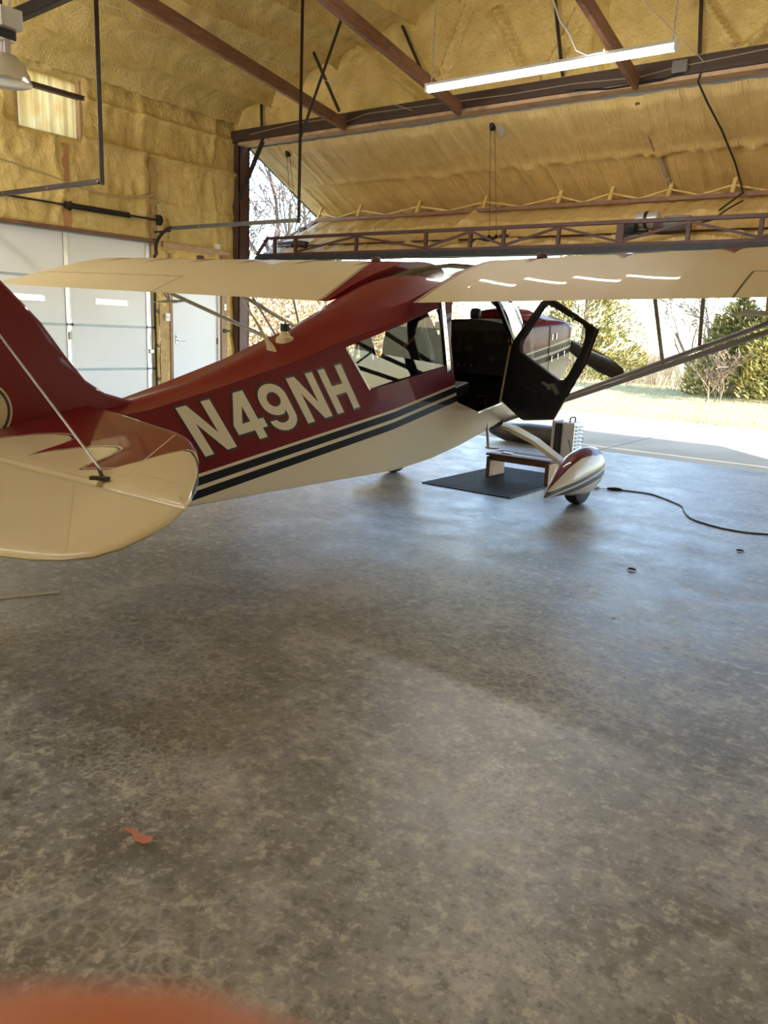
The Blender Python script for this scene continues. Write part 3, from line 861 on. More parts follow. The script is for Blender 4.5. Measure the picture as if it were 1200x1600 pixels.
b = MB(); b.bar((DX0 - 0.0, LA[0] - 0.06, LA[1] - 0.1), (DX0 - 0.0, LB[0], LB[1] - 0.03), 0.04, 0.05, (1, 0, 0)); b.build('edge_frame', 'brown_steel', d3)
# fold rail with its small zig-zag truss
b = MB(); b.b2((DX0 + 0.3, 10.57, 3.065), (DX1, 10.62, 3.115)); b.build('fold_rail', 'primer_rail', d3, None, 0.004)
FV = [-9.54, -8.67, -7.49, -6.3, -5.12, -4.38, -3.61, -2.84, -2.05, -1.25, -0.45, 0.35, 1.15, 1.95, 2.75]
for i, x in enumerate(FV):
    b = MB(); b.bar((x, 10.60, 3.10), (x, 10.70, 3.30), 0.045, 0.045); b.build('fold_truss_post', 'foam', d3)
    if i + 1 < len(FV):
        x2 = FV[i + 1]; xm = (x + x2) / 2
        b = MB(); b.bar((x, 10.66, 3.215), (xm, 10.61, 3.115), 0.022, 0.022); b.build('fold_truss_brace', 'foam', d3)
        b = MB(); b.bar((x2, 10.66, 3.215), (xm, 10.61, 3.115), 0.022, 0.022); b.build('fold_truss_brace', 'foam', d3)
# bottom truss
TY = 9.50
b = MB(); b.b2((-9.62, TY - 0.025, 2.655), (DX1, TY + 0.025, 2.70)); b.build('truss_chord', 'maroon_steel', d3, None, 0.004)
b = MB(); b.b2((-9.85, TY - 0.025, 2.405), (DX1, TY + 0.025, 2.445)); b.build('truss_chord', 'maroon_steel', d3, None, 0.004)
TV = [-9.45, -9.0, -7.77, -6.53, -5.81, -5.31, -4.54, -3.75, -2.96, -2.2, -1.45, -0.7, 0.05, 0.8, 1.55, 2.3, 3.0]
for i, x in enumerate(TV):
    b = MB(); b.b2((x - (0.045 if i == 7 else 0.022), TY - 0.02, 2.44), (x + (0.045 if i == 7 else 0.022), TY + 0.02, 2.66)); b.build('truss_post', 'maroon_steel', d3)
    if 1 <= i < len(TV) - 1:
        a_, c_ = (x, TV[i + 1]) if i % 2 else (TV[i + 1], x)
        b = MB(); b.bar((a_, TY, 2.455), (c_, TY, 2.65), 0.03, 0.03); b.build('truss_diagonal', 'maroon_steel', d3)
b = MB(); b.bar((-9.62, TY, 2.68), (-9.85, TY, 2.43), 0.04, 0.04); b.build('truss_diagonal', 'maroon_steel', d3)
b = MB()
xs_ = stepgrid(-9.86, DX1, 0.25)
rng = random.Random(4)
b.loft([[(x, TY - 0.05, 2.405 + rng.uniform(-.004, .004)), (x, TY - 0.055, 2.325 + rng.uniform(-.012, .012)), (x, TY + 0.03, 2.32 + rng.uniform(-.008, .008)), (x, TY + 0.04, 2.405)] for x in xs_])
b.build('bottom_seal', 'black_rubber', d3)
b = MB(); b.tube((-9.6, 9.72, 2.575), (DX1 - 0.1, 9.72, 2.575), 0.013); b.build('drive_shaft', 'maroon_steel', d3, 40)
# motor and gearbox
mt = MB(); mt.lathe([(0, -0.14), (0.085, -0.14), (0.10, -0.12), (0.10, 0.12), (0.085, 0.14), (0, 0.14)], (-3.58, 9.88, 2.74), 20, 0, 'X')
mt = mt.build('motor', 'silver_paint', d3, 40)
b = MB(); b.box((-3.74, 9.76, 2.60), (0.16, 0.14, 0.26)); b.box((-3.60, 9.78, 2.56), (0.14, 0.12, 0.10)); b.tube((-3.86, 9.72, 2.575), (-3.5, 9.72, 2.575), 0.035, 12); child(mt, 'gearbox', b, 'cord_black', None, 0.008)
b = MB(); b.lathe([(0.101, -0.02), (0.104, -0.02), (0.104, 0.02), (0.101, 0.02)], (-3.58, 9.88, 2.74), 20, 0, 'X'); child(mt, 'band', b, 'dark_steel', 40)
b = MB(); b.box((-3.17, 9.74, 2.665), (0.30, 0.12, 0.17)); cb_ = b.build('control_box', 'box_grey', d3, None, 0.008)
b = MB(); b.box((-3.38, 9.75, 2.66), (0.12, 0.10, 0.15)); child(cb_, 'relay_box', b, 'maroon_steel', None, 0.006)
b = MB(); b.path([(-3.02, 9.72, 2.66), (-2.9, 9.7, 2.66), (-2.8, 9.8, 2.70), (-2.72, 10.1, 2.86), (-2.68, 10.5, 3.0)], 0.010, 6); child(cb_, 'flex_conduit', b, 'dark_steel', 60)
# cable pulleys on the upper leaf with cables
for x, yy, zz, xe in ((-5.58, 9.51, 3.93, -5.6), (-9.17, 9.50, 3.93, -9.2), (0.4, 9.51, 3.93, 0.4)):
    b = MB(); b.lathe([(0, -0.02), (0.045, -0.02), (0.03, 0), (0.045, 0.02), (0, 0.02)], (x, yy - 0.02, zz - 0.03), 14, 0, 'X'); b.box((x, yy - 0.02, zz + 0.0), (0.06, 0.07, 0.07))
    pu = b.build('pulley', 'dark_steel', d3)
    b = MB(); b.tube((x - 0.03, yy - 0.02, zz - 0.03), (xe - 0.05, 9.72, 2.60), 0.0035, 5); b.tube((x + 0.03, yy - 0.02, zz - 0.03), (xe + 0.05, 9.74, 2.58), 0.0035, 5); child(pu, 'lift_cable', b, 'dark_steel')
    b = MB(); b.lathe([(0, -0.06), (0.05, -0.06), (0.05, -0.05), (0.025, -0.045), (0.025, 0.045), (0.05, 0.05), (0.05, 0.06), (0, 0.06)], (xe, 9.72, 2.575), 14, 0, 'X'); b.box((xe + 0.16, 9.74, 2.56), (0.12, 0.06, 0.12)); b.box((xe - 0.2, 9.73, 2.55), (0.2, 0.05, 0.05)); b.build('cable_drum', 'dark_steel', d3)
b = MB()
pp = [(-5.54, 9.50, 3.93), (-5.47, 9.52, 3.93), (-5.44, 9.56, 3.84), (-5.46, 9.6, 3.78), (-5.53, 9.58, 3.80)]
b.plate([(0, 0), (0.10, -0.02), (0.13, -0.12), (0.09, -0.19), (0.02, -0.15)], [], lambda u, v, h: (-5.55 + u, 9.485 - 0.49 * v - h, 3.95 + 0.87 * v), 0.008); b.build('pulley_guard', 'sheet_metal', d3)
# end hardware at the left corner
for p, q, w in (((-9.70, 10.78, 3.10), (-9.76, 10.55, 2.93), 0.05), ((-9.80, 10.55, 2.90), (-9.40, 10.5, 2.93), 0.06), ((-9.62, 9.75, 2.62), (-9.1, 9.75, 2.64), 0.05), ((-9.2, 9.7, 2.62), (-8.95, 9.7, 2.60), 0.09), ((-9.75, 9.9, 2.58), (-9.45, 9.9, 2.62), 0.08)):
    b = MB(); b.bar(p, q, w, w * 0.8); b.build('latch_bar', 'brown_steel', d3, None, 0.004)
b = MB(); b.box((-9.78, 10.52, 2.905), (0.12, 0.12, 0.13)); b.build('latch_box', 'dark_steel', d3, None, 0.006)
# wires down the leaf, covered seam
b = MB(); b.path([(-2.89, 9.10, 4.15), (-2.93, 9.12, 3.98), (-2.90, 9.45, 3.84), (-2.84, 9.85, 3.66), (-2.80, 10.4, 3.42), (-2.79, 10.62, 3.30), (-2.70, 10.55, 3.10), (-2.85, 10.2, 2.86)], 0.012, 6); b.build('power_cable', 'cord_black', d3, 60)
for k in range(4):
    v0, v1 = 0.03 + k * 0.24, 0.24 + k * 0.24
    f_ = lambda v: (-3.66 + 0.03 * v, UA[0] + (UB[0] - UA[0]) * v - 0.441 * 0.075, UA[1] + (UB[1] - UA[1]) * v - 0.898 * 0.075)
    b = MB(); b.bar(f_(v0), f_(v1), 0.05, 0.025, (0, 0, 1)); b.build('seam_strap', 'brown_board' if k in (0, 1) else 'sheet_metal', d3)

# ------------------------------------------------------------------ timber braces and steel rods under the roof
BD = Vector((-0.096, 1, -0.099))
for (ex, ez), lab, Ln in (((-7.71, 4.07), 'reddish timber brace nearest the left wall, running down to the header', 6.6), ((-5.83, 4.05), 'reddish timber brace behind the left end of the glowing tube light', 6.6), ((-3.58, 4.05), 'reddish timber brace crossing behind the tube light near its right end', 6.6)):
    e = Vector((ex, 9.09, ez))
    b = MB(); b.bar(e - BD * Ln, e, 0.055, 0.15); tag(b.build('timber_brace', 'timber', None, None, 0.005), lab, 'timber brace', 'timber braces under the roof')
def rod(p, q, lab, w=0.035):
    b = MB(); b.bar(p, q, w, w * 0.7, (0, 1, 0)); return tag(b.build('steel_rod', 'dark_steel', None, None, 0.002), lab, 'steel rod', 'dark steel truss rods')
rod((-7.88, 8.6, 4.88), (-7.40, 8.6, 4.10), 'short dark steel rod crossing beside the first timber brace')
rod((-6.80, 9.10, 5.16), (-6.30, 9.12, 4.30), 'dark steel rod above the left end of the tube light')
rod((-4.72, 9.12, 5.35), (-4.48, 9.12, 4.25), 'dark steel rod above the middle of the tube light')
rod((-3.06, 9.12, 5.45), (-2.95, 9.12, 4.25), 'dark steel rod right of the tube light')
rod((-9.42, 9.14, 4.65), (-9.40, 9.14, 4.22), 'short dark steel rod above the left end of the header')

# wiring on the header
b = MB(); b.path([(-9.6, 9.09, 4.14), (-9.1, 9.085, 4.17), (-8.6, 9.08, 4.19), (-7.95, 9.08, 4.18), (-7.72, 9.08, 4.10), (-7.33, 9.085, 4.17), (-6.63, 9.08, 4.16), (-6.04, 9.085, 4.15), (-5.12, 9.08, 4.13), (-4.3, 9.085, 4.14), (-3.56, 9.08, 4.10), (-3.2, 9.085, 4.14), (-2.28, 9.08, 4.18), (-1, 9.085, 4.17), (1, 9.085, 4.15)], 0.0065, 5); tag(b.build('header_wire', 'wire_dim', None, 60), 'pale electric wire looping along the dark header beam', 'wire')
b = MB(); b.box((-3.12, 9.08, 4.14), (0.16, 0.06, 0.12)); jb = tag(b.build('junction_box', 'box_grey', None, None, 0.005), 'grey junction box on the header right of the tube light', 'junction box')
b = MB(); b.path([(-3.05, 9.08, 4.09), (-3.3, 9.075, 4.04), (-3.9, 9.08, 4.03), (-4.3, 9.08, 4.07)], 0.011, 6); tag(b.build('black_cable', 'cord_black', None, 60), 'black cable drooping left from the grey junction box', 'cable')
b = MB(); b.path([(XL + 0.06, 5.0, 3.2), (XL + 0.07, 5.38, 3.15), (XL + 0.08, 5.87, 3.09), (XL + 0.10, 6.17, 3.03), (XL + 0.10, 6.69, 2.96), (XL + 0.10, 7.1, 2.97), (XL + 0.11, 7.6, 3.07), (XL + 0.11, 7.79, 2.92), (XL + 0.10, 7.87, 2.73), (XL + 0.09, 7.86, 2.5)], 0.013, 6); tag(b.build('wall_cable', 'wire_foam', None, 60), 'foam-spattered cable sagging along the left wall above the garage door', 'cable')
for (y, z, sx, sz), m_, nm, lb in (((7.815, 1.37, 0.075, 0.115), 'white_plastic', 'light_switch', 'white double light switch left of the entry door'), ((8.95, 1.57, 0.05, 0.10), 'silver_paint', 'switch_box', 'small grey box on the stud right of the entry door'), ((8.80, 2.49, 0.10, 0.075), 'white_plastic', 'outlet_box', 'small white box on the board above the entry door')):
    t_ = thing(nm, lb, 'switch' if 'switch' in nm else 'box', (XL + 0.09, y, z))
    b = MB(); b.box((XL + 0.08, y, z), (0.035, sx, sz)); b.build('plate', m_, t_, None, 0.004)
    for k in (-1, 1):
        b = MB(); b.box((XL + 0.10, y + k * sx * 0.2, z), (0.012, sx * 0.16, sz * 0.25)); b.build('toggle', m_, t_)
b = MB(); b.box((XL + 0.10, 9.0, 1.2), (0.05, 0.12, 0.03)); b.box((XL + 0.10, 8.94, 1.2), (0.04, 0.05, 0.06)); tag(b.build('door_hook', 'dark_steel', None, None, 0.003), 'dark latch hook on the wall right of the entry door', 'latch')

# ------------------------------------------------------------------ lights
def tube_light(x0, y, z, label):
    t = thing('tube_light', label, 'light fixture', (x0 + 1.2, y, z), 'long LED tube lights')
    b = MB(); b.lathe([(0, 0), (0.026, 0), (0.026, 2.40), (0, 2.40)], (x0, y, z), 14, 0, 'X'); b.build('lit_tube', 'led_tube', t, 40)
    b = MB(); b.b2((x0, y - 0.03, z + 0.027), (x0 + 2.40, y + 0.03, z + 0.055)); b.build('housing', 'white_steel', t, None, 0.003)
    for e in (x0 - 0.015, x0 + 2.415):
        b = MB(); b.box((e, y, z + 0.015), (0.03, 0.07, 0.08)); b.build('end_cap', 'white_plastic', t, None, 0.004)
    for e in (x0 + 0.03, x0 + 2.38):
        zt = float(roof_z(e)) - 0.22
        b = MB(); n_ = int((zt - z - 0.05) / 0.035)
        for k in range(n_):
            zz = z + 0.055 + 0.035 * k
            if k % 2: b.box((e, y, zz + 0.02), (0.014, 0.004, 0.044))
            else: b.box((e, y, zz + 0.02), (0.004, 0.014, 0.044))
        b.build('chain', 'galvanized', t)
    return t
tl = tube_light(-4.87, 7.0, 3.64, 'lit LED tube light hanging on chains before the header')
for x0, y, lb in ((-7.6, 0.2, 'added fill tube light, unseen, left of the tail of the plane'), (-4.87, -3.4, 'added fill tube light, unseen, near the rear wall'), (-9.85, 3.4, 'added fill tube light, unseen, close to the left wall'), (-9.85, 1.3, 'added fill tube light, unseen, second from the garage door along the left wall'), (0.85, 4.6, 'added fill tube light, unseen, by the right wall abreast of the wing'), (-9.4, -2.2, 'added fill tube light, unseen, by the rear left corner'), (-4.9, -0.4, 'added fill tube light, unseen, right behind the tail of the plane'), (-1.4, -4.8, 'added fill tube light, unseen, over the middle of the rear wall')):  # out-of-view tubes added to bring up the interior brightness
    tube_light(x0, y, 3.64, lb)
b = MB(); b.path([(-3.58, 6.9, 5.4), (-3.56, 6.9, 4.6), (-3.54, 6.9, 4.15), (-3.46, 6.9, 3.98), (-3.36, 6.9, 3.86), (-3.28, 6.9, 3.72), (-3.18, 6.9, 3.67), (-3.07, 6.9, 3.675)], 0.009, 6); b.box((-3.05, 6.9, 3.675), (0.04, 0.025, 0.025)); tag(b.build('plug_lead', 'white_plastic', None, 60), 'white plug cord dangling above the tube light', 'cord')
b = MB(); b.tube((-2.89, 9.08, 4.16), (-3.6, 7.1, 4.85), 0.004, 5); tag(b.build('string', 'wire_white'), 'thin taut string running up from the header right of the tube light', 'string')
b = MB(); b.tube((-6.56, 9.08, 4.12), (-8.3, 5.1, 4.60), 0.004, 5); tag(b.build('string', 'wire_white'), 'thin taut string running from the header up to the left', 'string')

# high-bay lamp at the top left
hb = thing('high_bay_lamp', 'unlit high-bay lamp with ribbed glass reflector at the top left', 'lamp', (-5.59, 3.11, 2.80))
c0 = (-5.63, 3.08, 2.83)
b = MB(); b.lathe([(0.165, 0.0), (0.168, 0.006), (0.155, 0.06), (0.125, 0.12), (0.075, 0.165), (0.045, 0.175), (0.04, 0.172), (0.07, 0.16), (0.118, 0.115), (0.148, 0.058), (0.160, 0.006)], c0, 32); b.build('reflector', 'lamp_glass', hb, 50)
b = MB(); b.lathe([(0.166, -0.006), (0.171, -0.004), (0.171, 0.008), (0.166, 0.010)], c0, 32); b.build('rim', 'aluminium', hb, 50)
for dx in (-0.05, 0.05):
    b = MB(); b.box((c0[0] + dx, c0[1], c0[2] + 0.22), (0.022, 0.04, 0.11)); b.build('bracket', 'primer_grey', hb)
b = MB(); b.lathe([(0, 0.17), (0.03, 0.17), (0.03, 0.25), (0, 0.25)], c0, 14); b.build('socket', 'primer_grey', hb, 40)
b = MB(); b.box((c0[0], c0[1], c0[2] + 0.285), (0.14, 0.12, 0.055)); b.build('collar', 'cord_black', hb, None, 0.005)
b = MB(); b.box((c0[0], c0[1], c0[2] + 0.255), (0.12, 0.10, 0.02)); b.build('label_plate', 'white_plastic', hb)
b = MB(); b.box((c0[0] + 0.02, c0[1], c0[2] + 0.37), (0.23, 0.15, 0.12)); bb_ = b.build('ballast_box', 'silver_paint', hb, None, 0.006)
for k in range(7):
    b = MB(); b.box((c0[0] - 0.06 + 0.025 * k + 0.05, c0[1] - 0.077, c0[2] + 0.36), (0.006, 0.008, 0.09)); child(bb_, 'fin', b, 'silver_paint')
b = MB(); b.path([(c0[0], c0[1], c0[2] + 0.43), (c0[0], c0[1], c0[2] + 0.56)], 0.012, 8); b.build('stem', 'dark_steel', hb)
b = MB(); b.path([(c0[0] + 0.04, c0[1], c0[2] + 0.43), (c0[0] + 0.10, c0[1], c0[2] + 0.45), (c0[0] + 0.13, c0[1], c0[2] + 0.52), (c0[0] + 0.10, c0[1] + 0.02, c0[2] + 0.60), (c0[0] + 0.16, c0[1] + 0.05, c0[2] + 0.72)], 0.007, 6); b.build('flex_cord', 'silver_paint', hb, 60)
b = MB(); b.bar((-6.81, 1.84, 2.34), (-3.9, 5.30, 4.72), 0.09, 0.07); tag(b.build('truss_chord', 'dark_steel', None, None, 0.004), 'dark steel truss chord carrying the high-bay lamp', 'steel beam')

# ------------------------------------------------------------------ the airplane
CX = -3.43
plane = thing('airplane', 'red and cream high-wing taildragger airplane parked nose-out in the hangar', 'airplane', (CX, 6.0, 0))
def hw(Y): return float(np.interp(Y, [1.2, 4.2, 5.8, 6.3], [0.05, 0.37, 0.37, 0.355]))
#        Y     b     s0     c      cr     t      cw
ST = [(1.25, .34, .365, .70, .735, .755, .4), (1.9, .335, .36, .79, .82, .835, .4), (2.42, .335, .362, .855, .885, .90, .4),
      (2.83, .345, .372, .955, .972, .985, .4), (3.3, .355, .383, 1.08, 1.12, 1.146, .42), (3.7, .362, .392, 1.207, 1.258, 1.292, .5),
      (4.0, .367, .397, 1.295, 1.38, 1.42, .62), (4.2, .37, .40, 1.352, 1.445, 1.49, .74), (4.36, .372, .41, 1.40, 1.50, 1.545, .86),
      (4.67, .405, .437, 1.487, 1.62, 1.665, .9), (5.05, .465, .50, 1.57, 1.735, 1.785, .9), (5.43, .545, .583, 1.62, 1.80, 1.845, .9), (5.62, .59, .632, 1.50, 1.74, 1.80, .85), (5.80, .63, .675, 1.42, 1.60, 1.68, .75), (6.15, .70, .745, 1.38, 1.47, 1.50, .7)]
def ring(s, dw=0.0, dz=0.0):
    Y, b_, s0, c, cr_, t, cw = s
    w = hw(Y) - dw
    pts = [(0, t - dz), (cw * w * 0.55, t - dz - 0.3 * (t - cr_)), (cw * w, cr_ - dz), (w * 0.97, c + 0.02 - dz * 0.6), (w, c - 0.02 - dz * 0.5), (w, s0 + 0.02 + dz * 0.5), (w * 0.985, s0 - 0.003 + dz * 0.8), (w * 0.8, b_ + 0.008 + dz), (0, b_ + dz)]
    full = [(CX + a, Y, z) for a, z in pts] + [(CX - a, Y, z) for a, z in reversed(pts[1:-1])]
    return full
def bool_cut(o, cutters):
    for c in cutters:
        md = o.modifiers.new('cut', 'BOOLEAN')
        md.operation = 'DIFFERENCE'; md.solver = 'EXACT'; md.object = c
        try: md.material_mode = 'TRANSFER'
        except Exception: pass
    bpy.context.view_layer.update()
    dg = bpy.context.evaluated_depsgraph_get()
    me = bpy.data.meshes.new_from_object(o.evaluated_get(dg))
    o.modifiers.clear()
    o.data = me
    for c in cutters: bpy.data.objects.remove(c)
def dense(st, n=3):
    out = []
    arr = np.array(st)
    Ys = sorted(set(list(arr[:, 0]) + list(np.linspace(st[0][0], st[-1][0], 40))))
    return [tuple(float(np.interp(y, arr[:, 0], arr[:, k])) for k in range(7)) for y in Ys]
f = MB(); f.loft([ring(s) for s in dense(ST)])
fus = f.build('fuselage', ['fuselage'], plane)
inner = MB(); ist = [s for s in dense(ST) if 3.55 < s[0] < 6.1]; inner.loft([ring(s, 0.022, 0.03) for s in ist])
inner = inner.build('c', ['cabin_lining'])
def yz_cut(poly, x0, x1, mat='cabin_lining'):
    b = MB(); b.loft([[(x0, y, z) for y, z in poly], [(x1, y, z) for y, z in poly]])
    return b.build('c', [mat])
RW = [(3.735, 1.198), (4.66, 1.475), (4.80, 1.085), (3.955, 0.94)]
DO = [(4.815, 1.50), (4.83, 1.25), (4.965, .82), (5.27, .735), (5.625, .79), (5.735, 1.25), (5.53, 1.615), (5.30, 1.68), (4.86, 1.545)]
LW1 = [(3.80, 1.20), (4.66, 1.455), (4.74, 1.10), (4.0, 0.97)]
LW2 = [(4.80, 1.48), (5.40, 1.60), (5.66, 1.26), (4.86, 1.08)]
WS = [(5.81, 1.235), (5.44, 1.575), (5.36, 1.72), (5.42, 2.2), (6.6, 2.2), (6.6, 1.50), (6.15, 1.41)]
cut = [inner, yz_cut(RW, CX + 0.2, CX + 0.6), yz_cut(DO, CX + 0.2, CX + 0.6), yz_cut(LW1, CX - 0.6, CX - 0.2), yz_cut(LW2, CX - 0.6, CX - 0.2), yz_cut(WS, CX - 0.6, CX + 0.6)]
sky_cut = MB(); sky_cut.b2((CX - 0.27, 4.78, 1.3), (CX + 0.27, 5.32, 2.1)); cut.append(sky_cut.build('c', ['cabin_lining']))
bool_cut(fus, cut)
fus.data.polygons.foreach_set('use_smooth', [True] * len(fus.data.polygons))
fus.data.set_sharp_from_angle(angle=radians(24))
# skylight pane in the roof, following the roof line
sk = MB()
rr = []
for y in np.linspace(4.77, 5.33, 8):
    zt = float(np.interp(y, [s[0] for s in ST], [s[5] for s in ST])); zc = float(np.interp(y, [s[0] for s in ST], [s[4] for s in ST]))
    rr.append([(CX + a * 0.28, y, zt - (zt - zc) * a * a * 0.55 - 0.008) for a in np.linspace(-1, 1, 9)])
sk.loft(rr, 0, False, False); sk.build('skylight', 'smoked_acrylic', plane, 60)

# side windows
def side_pane(poly, x, mat, name, frame=None, th=0.004):
    b = MB(); b.plate(poly, [], lambda u, v, h: (x(u) + h, u, v), th)
    o = b.build(name, mat, plane)
    return o
pane = side_pane(RW, lambda u: CX + hw(u) - 0.012, 'acrylic', 'side_window')
def edge_strip(poly, x, w, th=0.004):
    b = MB()
    n = len(poly)
    for i in range(n):
        p, q = poly[i], poly[(i + 1) % n]
        b.bar((x(p[0]), p[0], p[1]), (x(q[0]), q[0], q[1]), th, w, (0, 0, 1))
    return b
child(pane, 'window_trim', edge_strip(RW[3:] + RW[:1] + [], lambda u: CX + hw(u) + 0.001, 0.014), 'aluminium')
b = MB()
b.plate([(4.662, 1.545), (4.70, 1.55), (4.845, 1.06), (4.80, 1.04)], [], lambda u, v, h: (CX + hw(u) + 0.002 + h, u, v), 0.004)
st_ = child(pane, 'door_post_strip', b, 'aluminium')
for k in range(6):
    t = 0.08 + 0.165 * k
    b = MB(); b.lathe([(0, 0), (0.005, 0), (0.004, 0.003), (0, 0.003)], (CX + 0.377, 4.685 + 0.14 * t, 1.53 - 0.45 * t), 6, 0, 'X')
    sub_parent(pane, b.build('rivet', 'dark_steel'))
lp = side_pane(LW1, lambda u: CX - hw(u) + 0.01, 'acrylic', 'side_window')
lp2 = side_pane(LW2, lambda u: CX - hw(u) + 0.01, 'acrylic', 'side_window')

# windshield: wraps from the roof edge to the deck
def ws_top(a):
    return Vector((CX + 0.365 * sin(a), 5.41 + 0.14 * cos(a) ** 2 + 0.03, 1.60 + 0.235 * abs(cos(a)) ** 0.7))
def ws_bot(a):
    return Vector((CX + 0.365 * sin(a), 5.80 + 0.40 * abs(cos(a)) ** 0.8, 1.245 + 0.225 * abs(cos(a)) ** 0.6))
rr = []
for t in np.linspace(0, 1, 9):
    row = []
    for a in np.linspace(-pi / 2, pi / 2, 25):
        p = ws_top(a).lerp(ws_bot(a), t)
        bul = sin(pi * t) * 0.035
        row.append(p + Vector((sin(a) * bul * 0.4, cos(a) * bul, bul * 0.8)))
    rr.append(row)
b = MB(); b.loft(rr, 0, False, False); wsd = b.build('windshield', 'windshield', plane, 60)
for s in (-1, 1):
    b = MB(); b.bar((CX + s * 0.36, 5.42, 1.60), (CX + s * 0.36, 5.80, 1.235), 0.02, 0.035, (1, 0, 0)); b.build('windshield_post', 'black_vinyl', plane)
for s in (-1, 1):
    b = MB(); b.tube((CX + s * 0.27, 5.35, 1.76), (CX + s * 0.30, 5.78, 1.36), 0.012, 8); b.build('cabin_tube', 'black_vinyl', plane, 40)

# registration letters, one by one
def offset(poly, d):
    n = len(poly); out = []
    A = sum(poly[i][0] * poly[(i + 1) % n][1] - poly[(i + 1) % n][0] * poly[i][1] for i in range(n))
    sg = 1 if A > 0 else -1
    for i in range(n):
        p0, p1, p2 = Vector(poly[i - 1]), Vector(poly[i]), Vector(poly[(i + 1) % n])
        e1 = (p1 - p0).normalized(); e2 = (p2 - p1).normalized()
        n1 = Vector((e1.y, -e1.x)) * sg; n2 = Vector((e2.y, -e2.x)) * sg
        m_ = (n1 + n2); 
        if m_.length < 1e-6: m_ = n1
        m_.normalize()
        k = d / max(0.45, m_.dot(n1))
        out.append((p1.x + m_.x * k, p1.y + m_.y * k))
    return out
LN = [(0, 0), (0, 1), (.30, 1), (.73, .36), (.73, 1), (1, 1), (1, 0), (.70, 0), (.27, .64), (.27, 0)]
LH = [(0, 0), (0, 1), (.27, 1), (.27, .60), (.73, .60), (.73, 1), (1, 1), (1, 0), (.73, 0), (.73, .40), (.27, .40), (.27, 0)]
L4 = [(.55, 0), (.55, .20), (0, .20), (0, .40), (.50, 1), (.82, 1), (.82, .39), (1, .39), (1, .20), (.82, .20), (.82, 0)]
L4H = [(.28, .39), (.55, .72), (.55, .39)]
def nine():
    def arc(cx_, cy, rx, ry, a0, a1, n): return [(cx_ + rx * cos(radians(a0 + (a1 - a0) * i / n)), cy + ry * sin(radians(a0 + (a1 - a0) * i / n))) for i in range(n + 1)]
    outer = arc(.5, .70, .5, .30, 0, 180, 14) + arc(.5, .64, .5, .30, 180, 285, 9)[0:] + [(.72, .42), (.73, .36)]
    outer += arc(.48, .30, .25, .13, 0, -150, 8) + [(.26, .26)] + [(0.01, .27)] + arc(.5, .29, .5, .29, 195, 360, 14) + [(1.0, .50)]
    hole = arc(.5, .675, .235, .155, 0, 350, 22)
    return outer, hole
L9, L9H = nine()
BASE0 = Vector((2.735, 0.617)); BU = Vector((0.982, 0.189)).normalized()
SL = Vector((-0.176, 0.262))     # letter-height vector (leans aft)
def lpt(x0, w):
    def fn(u, v, h):
        p = BASE0 + BU * (x0 + u * w) + SL * v
        return (CX + hw(p.x) + 0.0015 + h, p.x, p.y)
    return fn
for ch, x0, w, P_, H_ in (('N', 0.0, 0.205, LN, []), ('4', 0.255, 0.20, L4, [L4H]), ('9', 0.485, 0.19, L9, [L9H]), ('N', 0.725, 0.195, LN, []), ('H', 0.965, 0.19, LH, [])):
    b = MB()
    b.plate(offset(P_, 0.045), [offset(h, -0.04) for h in H_], lpt(x0, w), 0.001, 0)
    fn0 = lpt(x0, w)
    b.plate(P_, H_, lambda u, v, h, fn0=fn0: fn0(u, v, 0.0012 + h), 0.001, 1)
    lt = b.build('letter', ['paint_black', 'paint_cream_sidelit'])
    lt['label'] = 'cream registration character ' + ch + ' outlined in black'
    sub_parent(fus, lt)

# vertical tail
FIN = [(2.75, .93), (2.60, .905), (2.42, .908), (2.28, .95), (2.177, 1.015), (2.083, 1.125), (1.967, 1.278), (1.88, 1.365), (1.80, 1.44), (1.66, 1.60), (1.52, 1.72), (1.38, 1.775), (1.30, 1.78), (1.30, .60), (2.2, .70), (2.75, .88)]
def plate_x(poly, t, bevel):
    b = MB(); b.plate(poly, [], lambda u, v, h: (CX - t / 2 + h, u, v), t)
    return b
fin = plate_x(FIN, 0.075, 0).build('vertical_fin', 'paint_red', plane, 50, 0.025)
RUD = [(1.285, 1.78), (1.20, 1.775), (1.05, 1.70), (.93, 1.52), (.87, 1.28), (.86, 1.0), (.88, .75), (.95, .55), (1.08, .43), (1.285, .40)]
rud = plate_x(RUD, 0.06, 0).build('rudder', 'paint_red', plane, 50, 0.02)
em = MB()
def disc(r, n=40): return [(1.67 + r * cos(2 * pi * k / n), 0.893 + r * sin(2 * pi * k / n)) for k in range(n)]
em.plate(disc(0.132), [], lambda u, v, h: (CX + 0.0375 + h, u, v), 0.001, 0)
em.plate(disc(0.122), [disc(0.110)], lambda u, v, h: (CX + 0.0388 + h, u, v), 0.001, 1)
em = em.build('emblem', ['paint_cream', 'paint_black']); em['label'] = 'round cream emblem with a black ring'
sub_parent(fin, em)

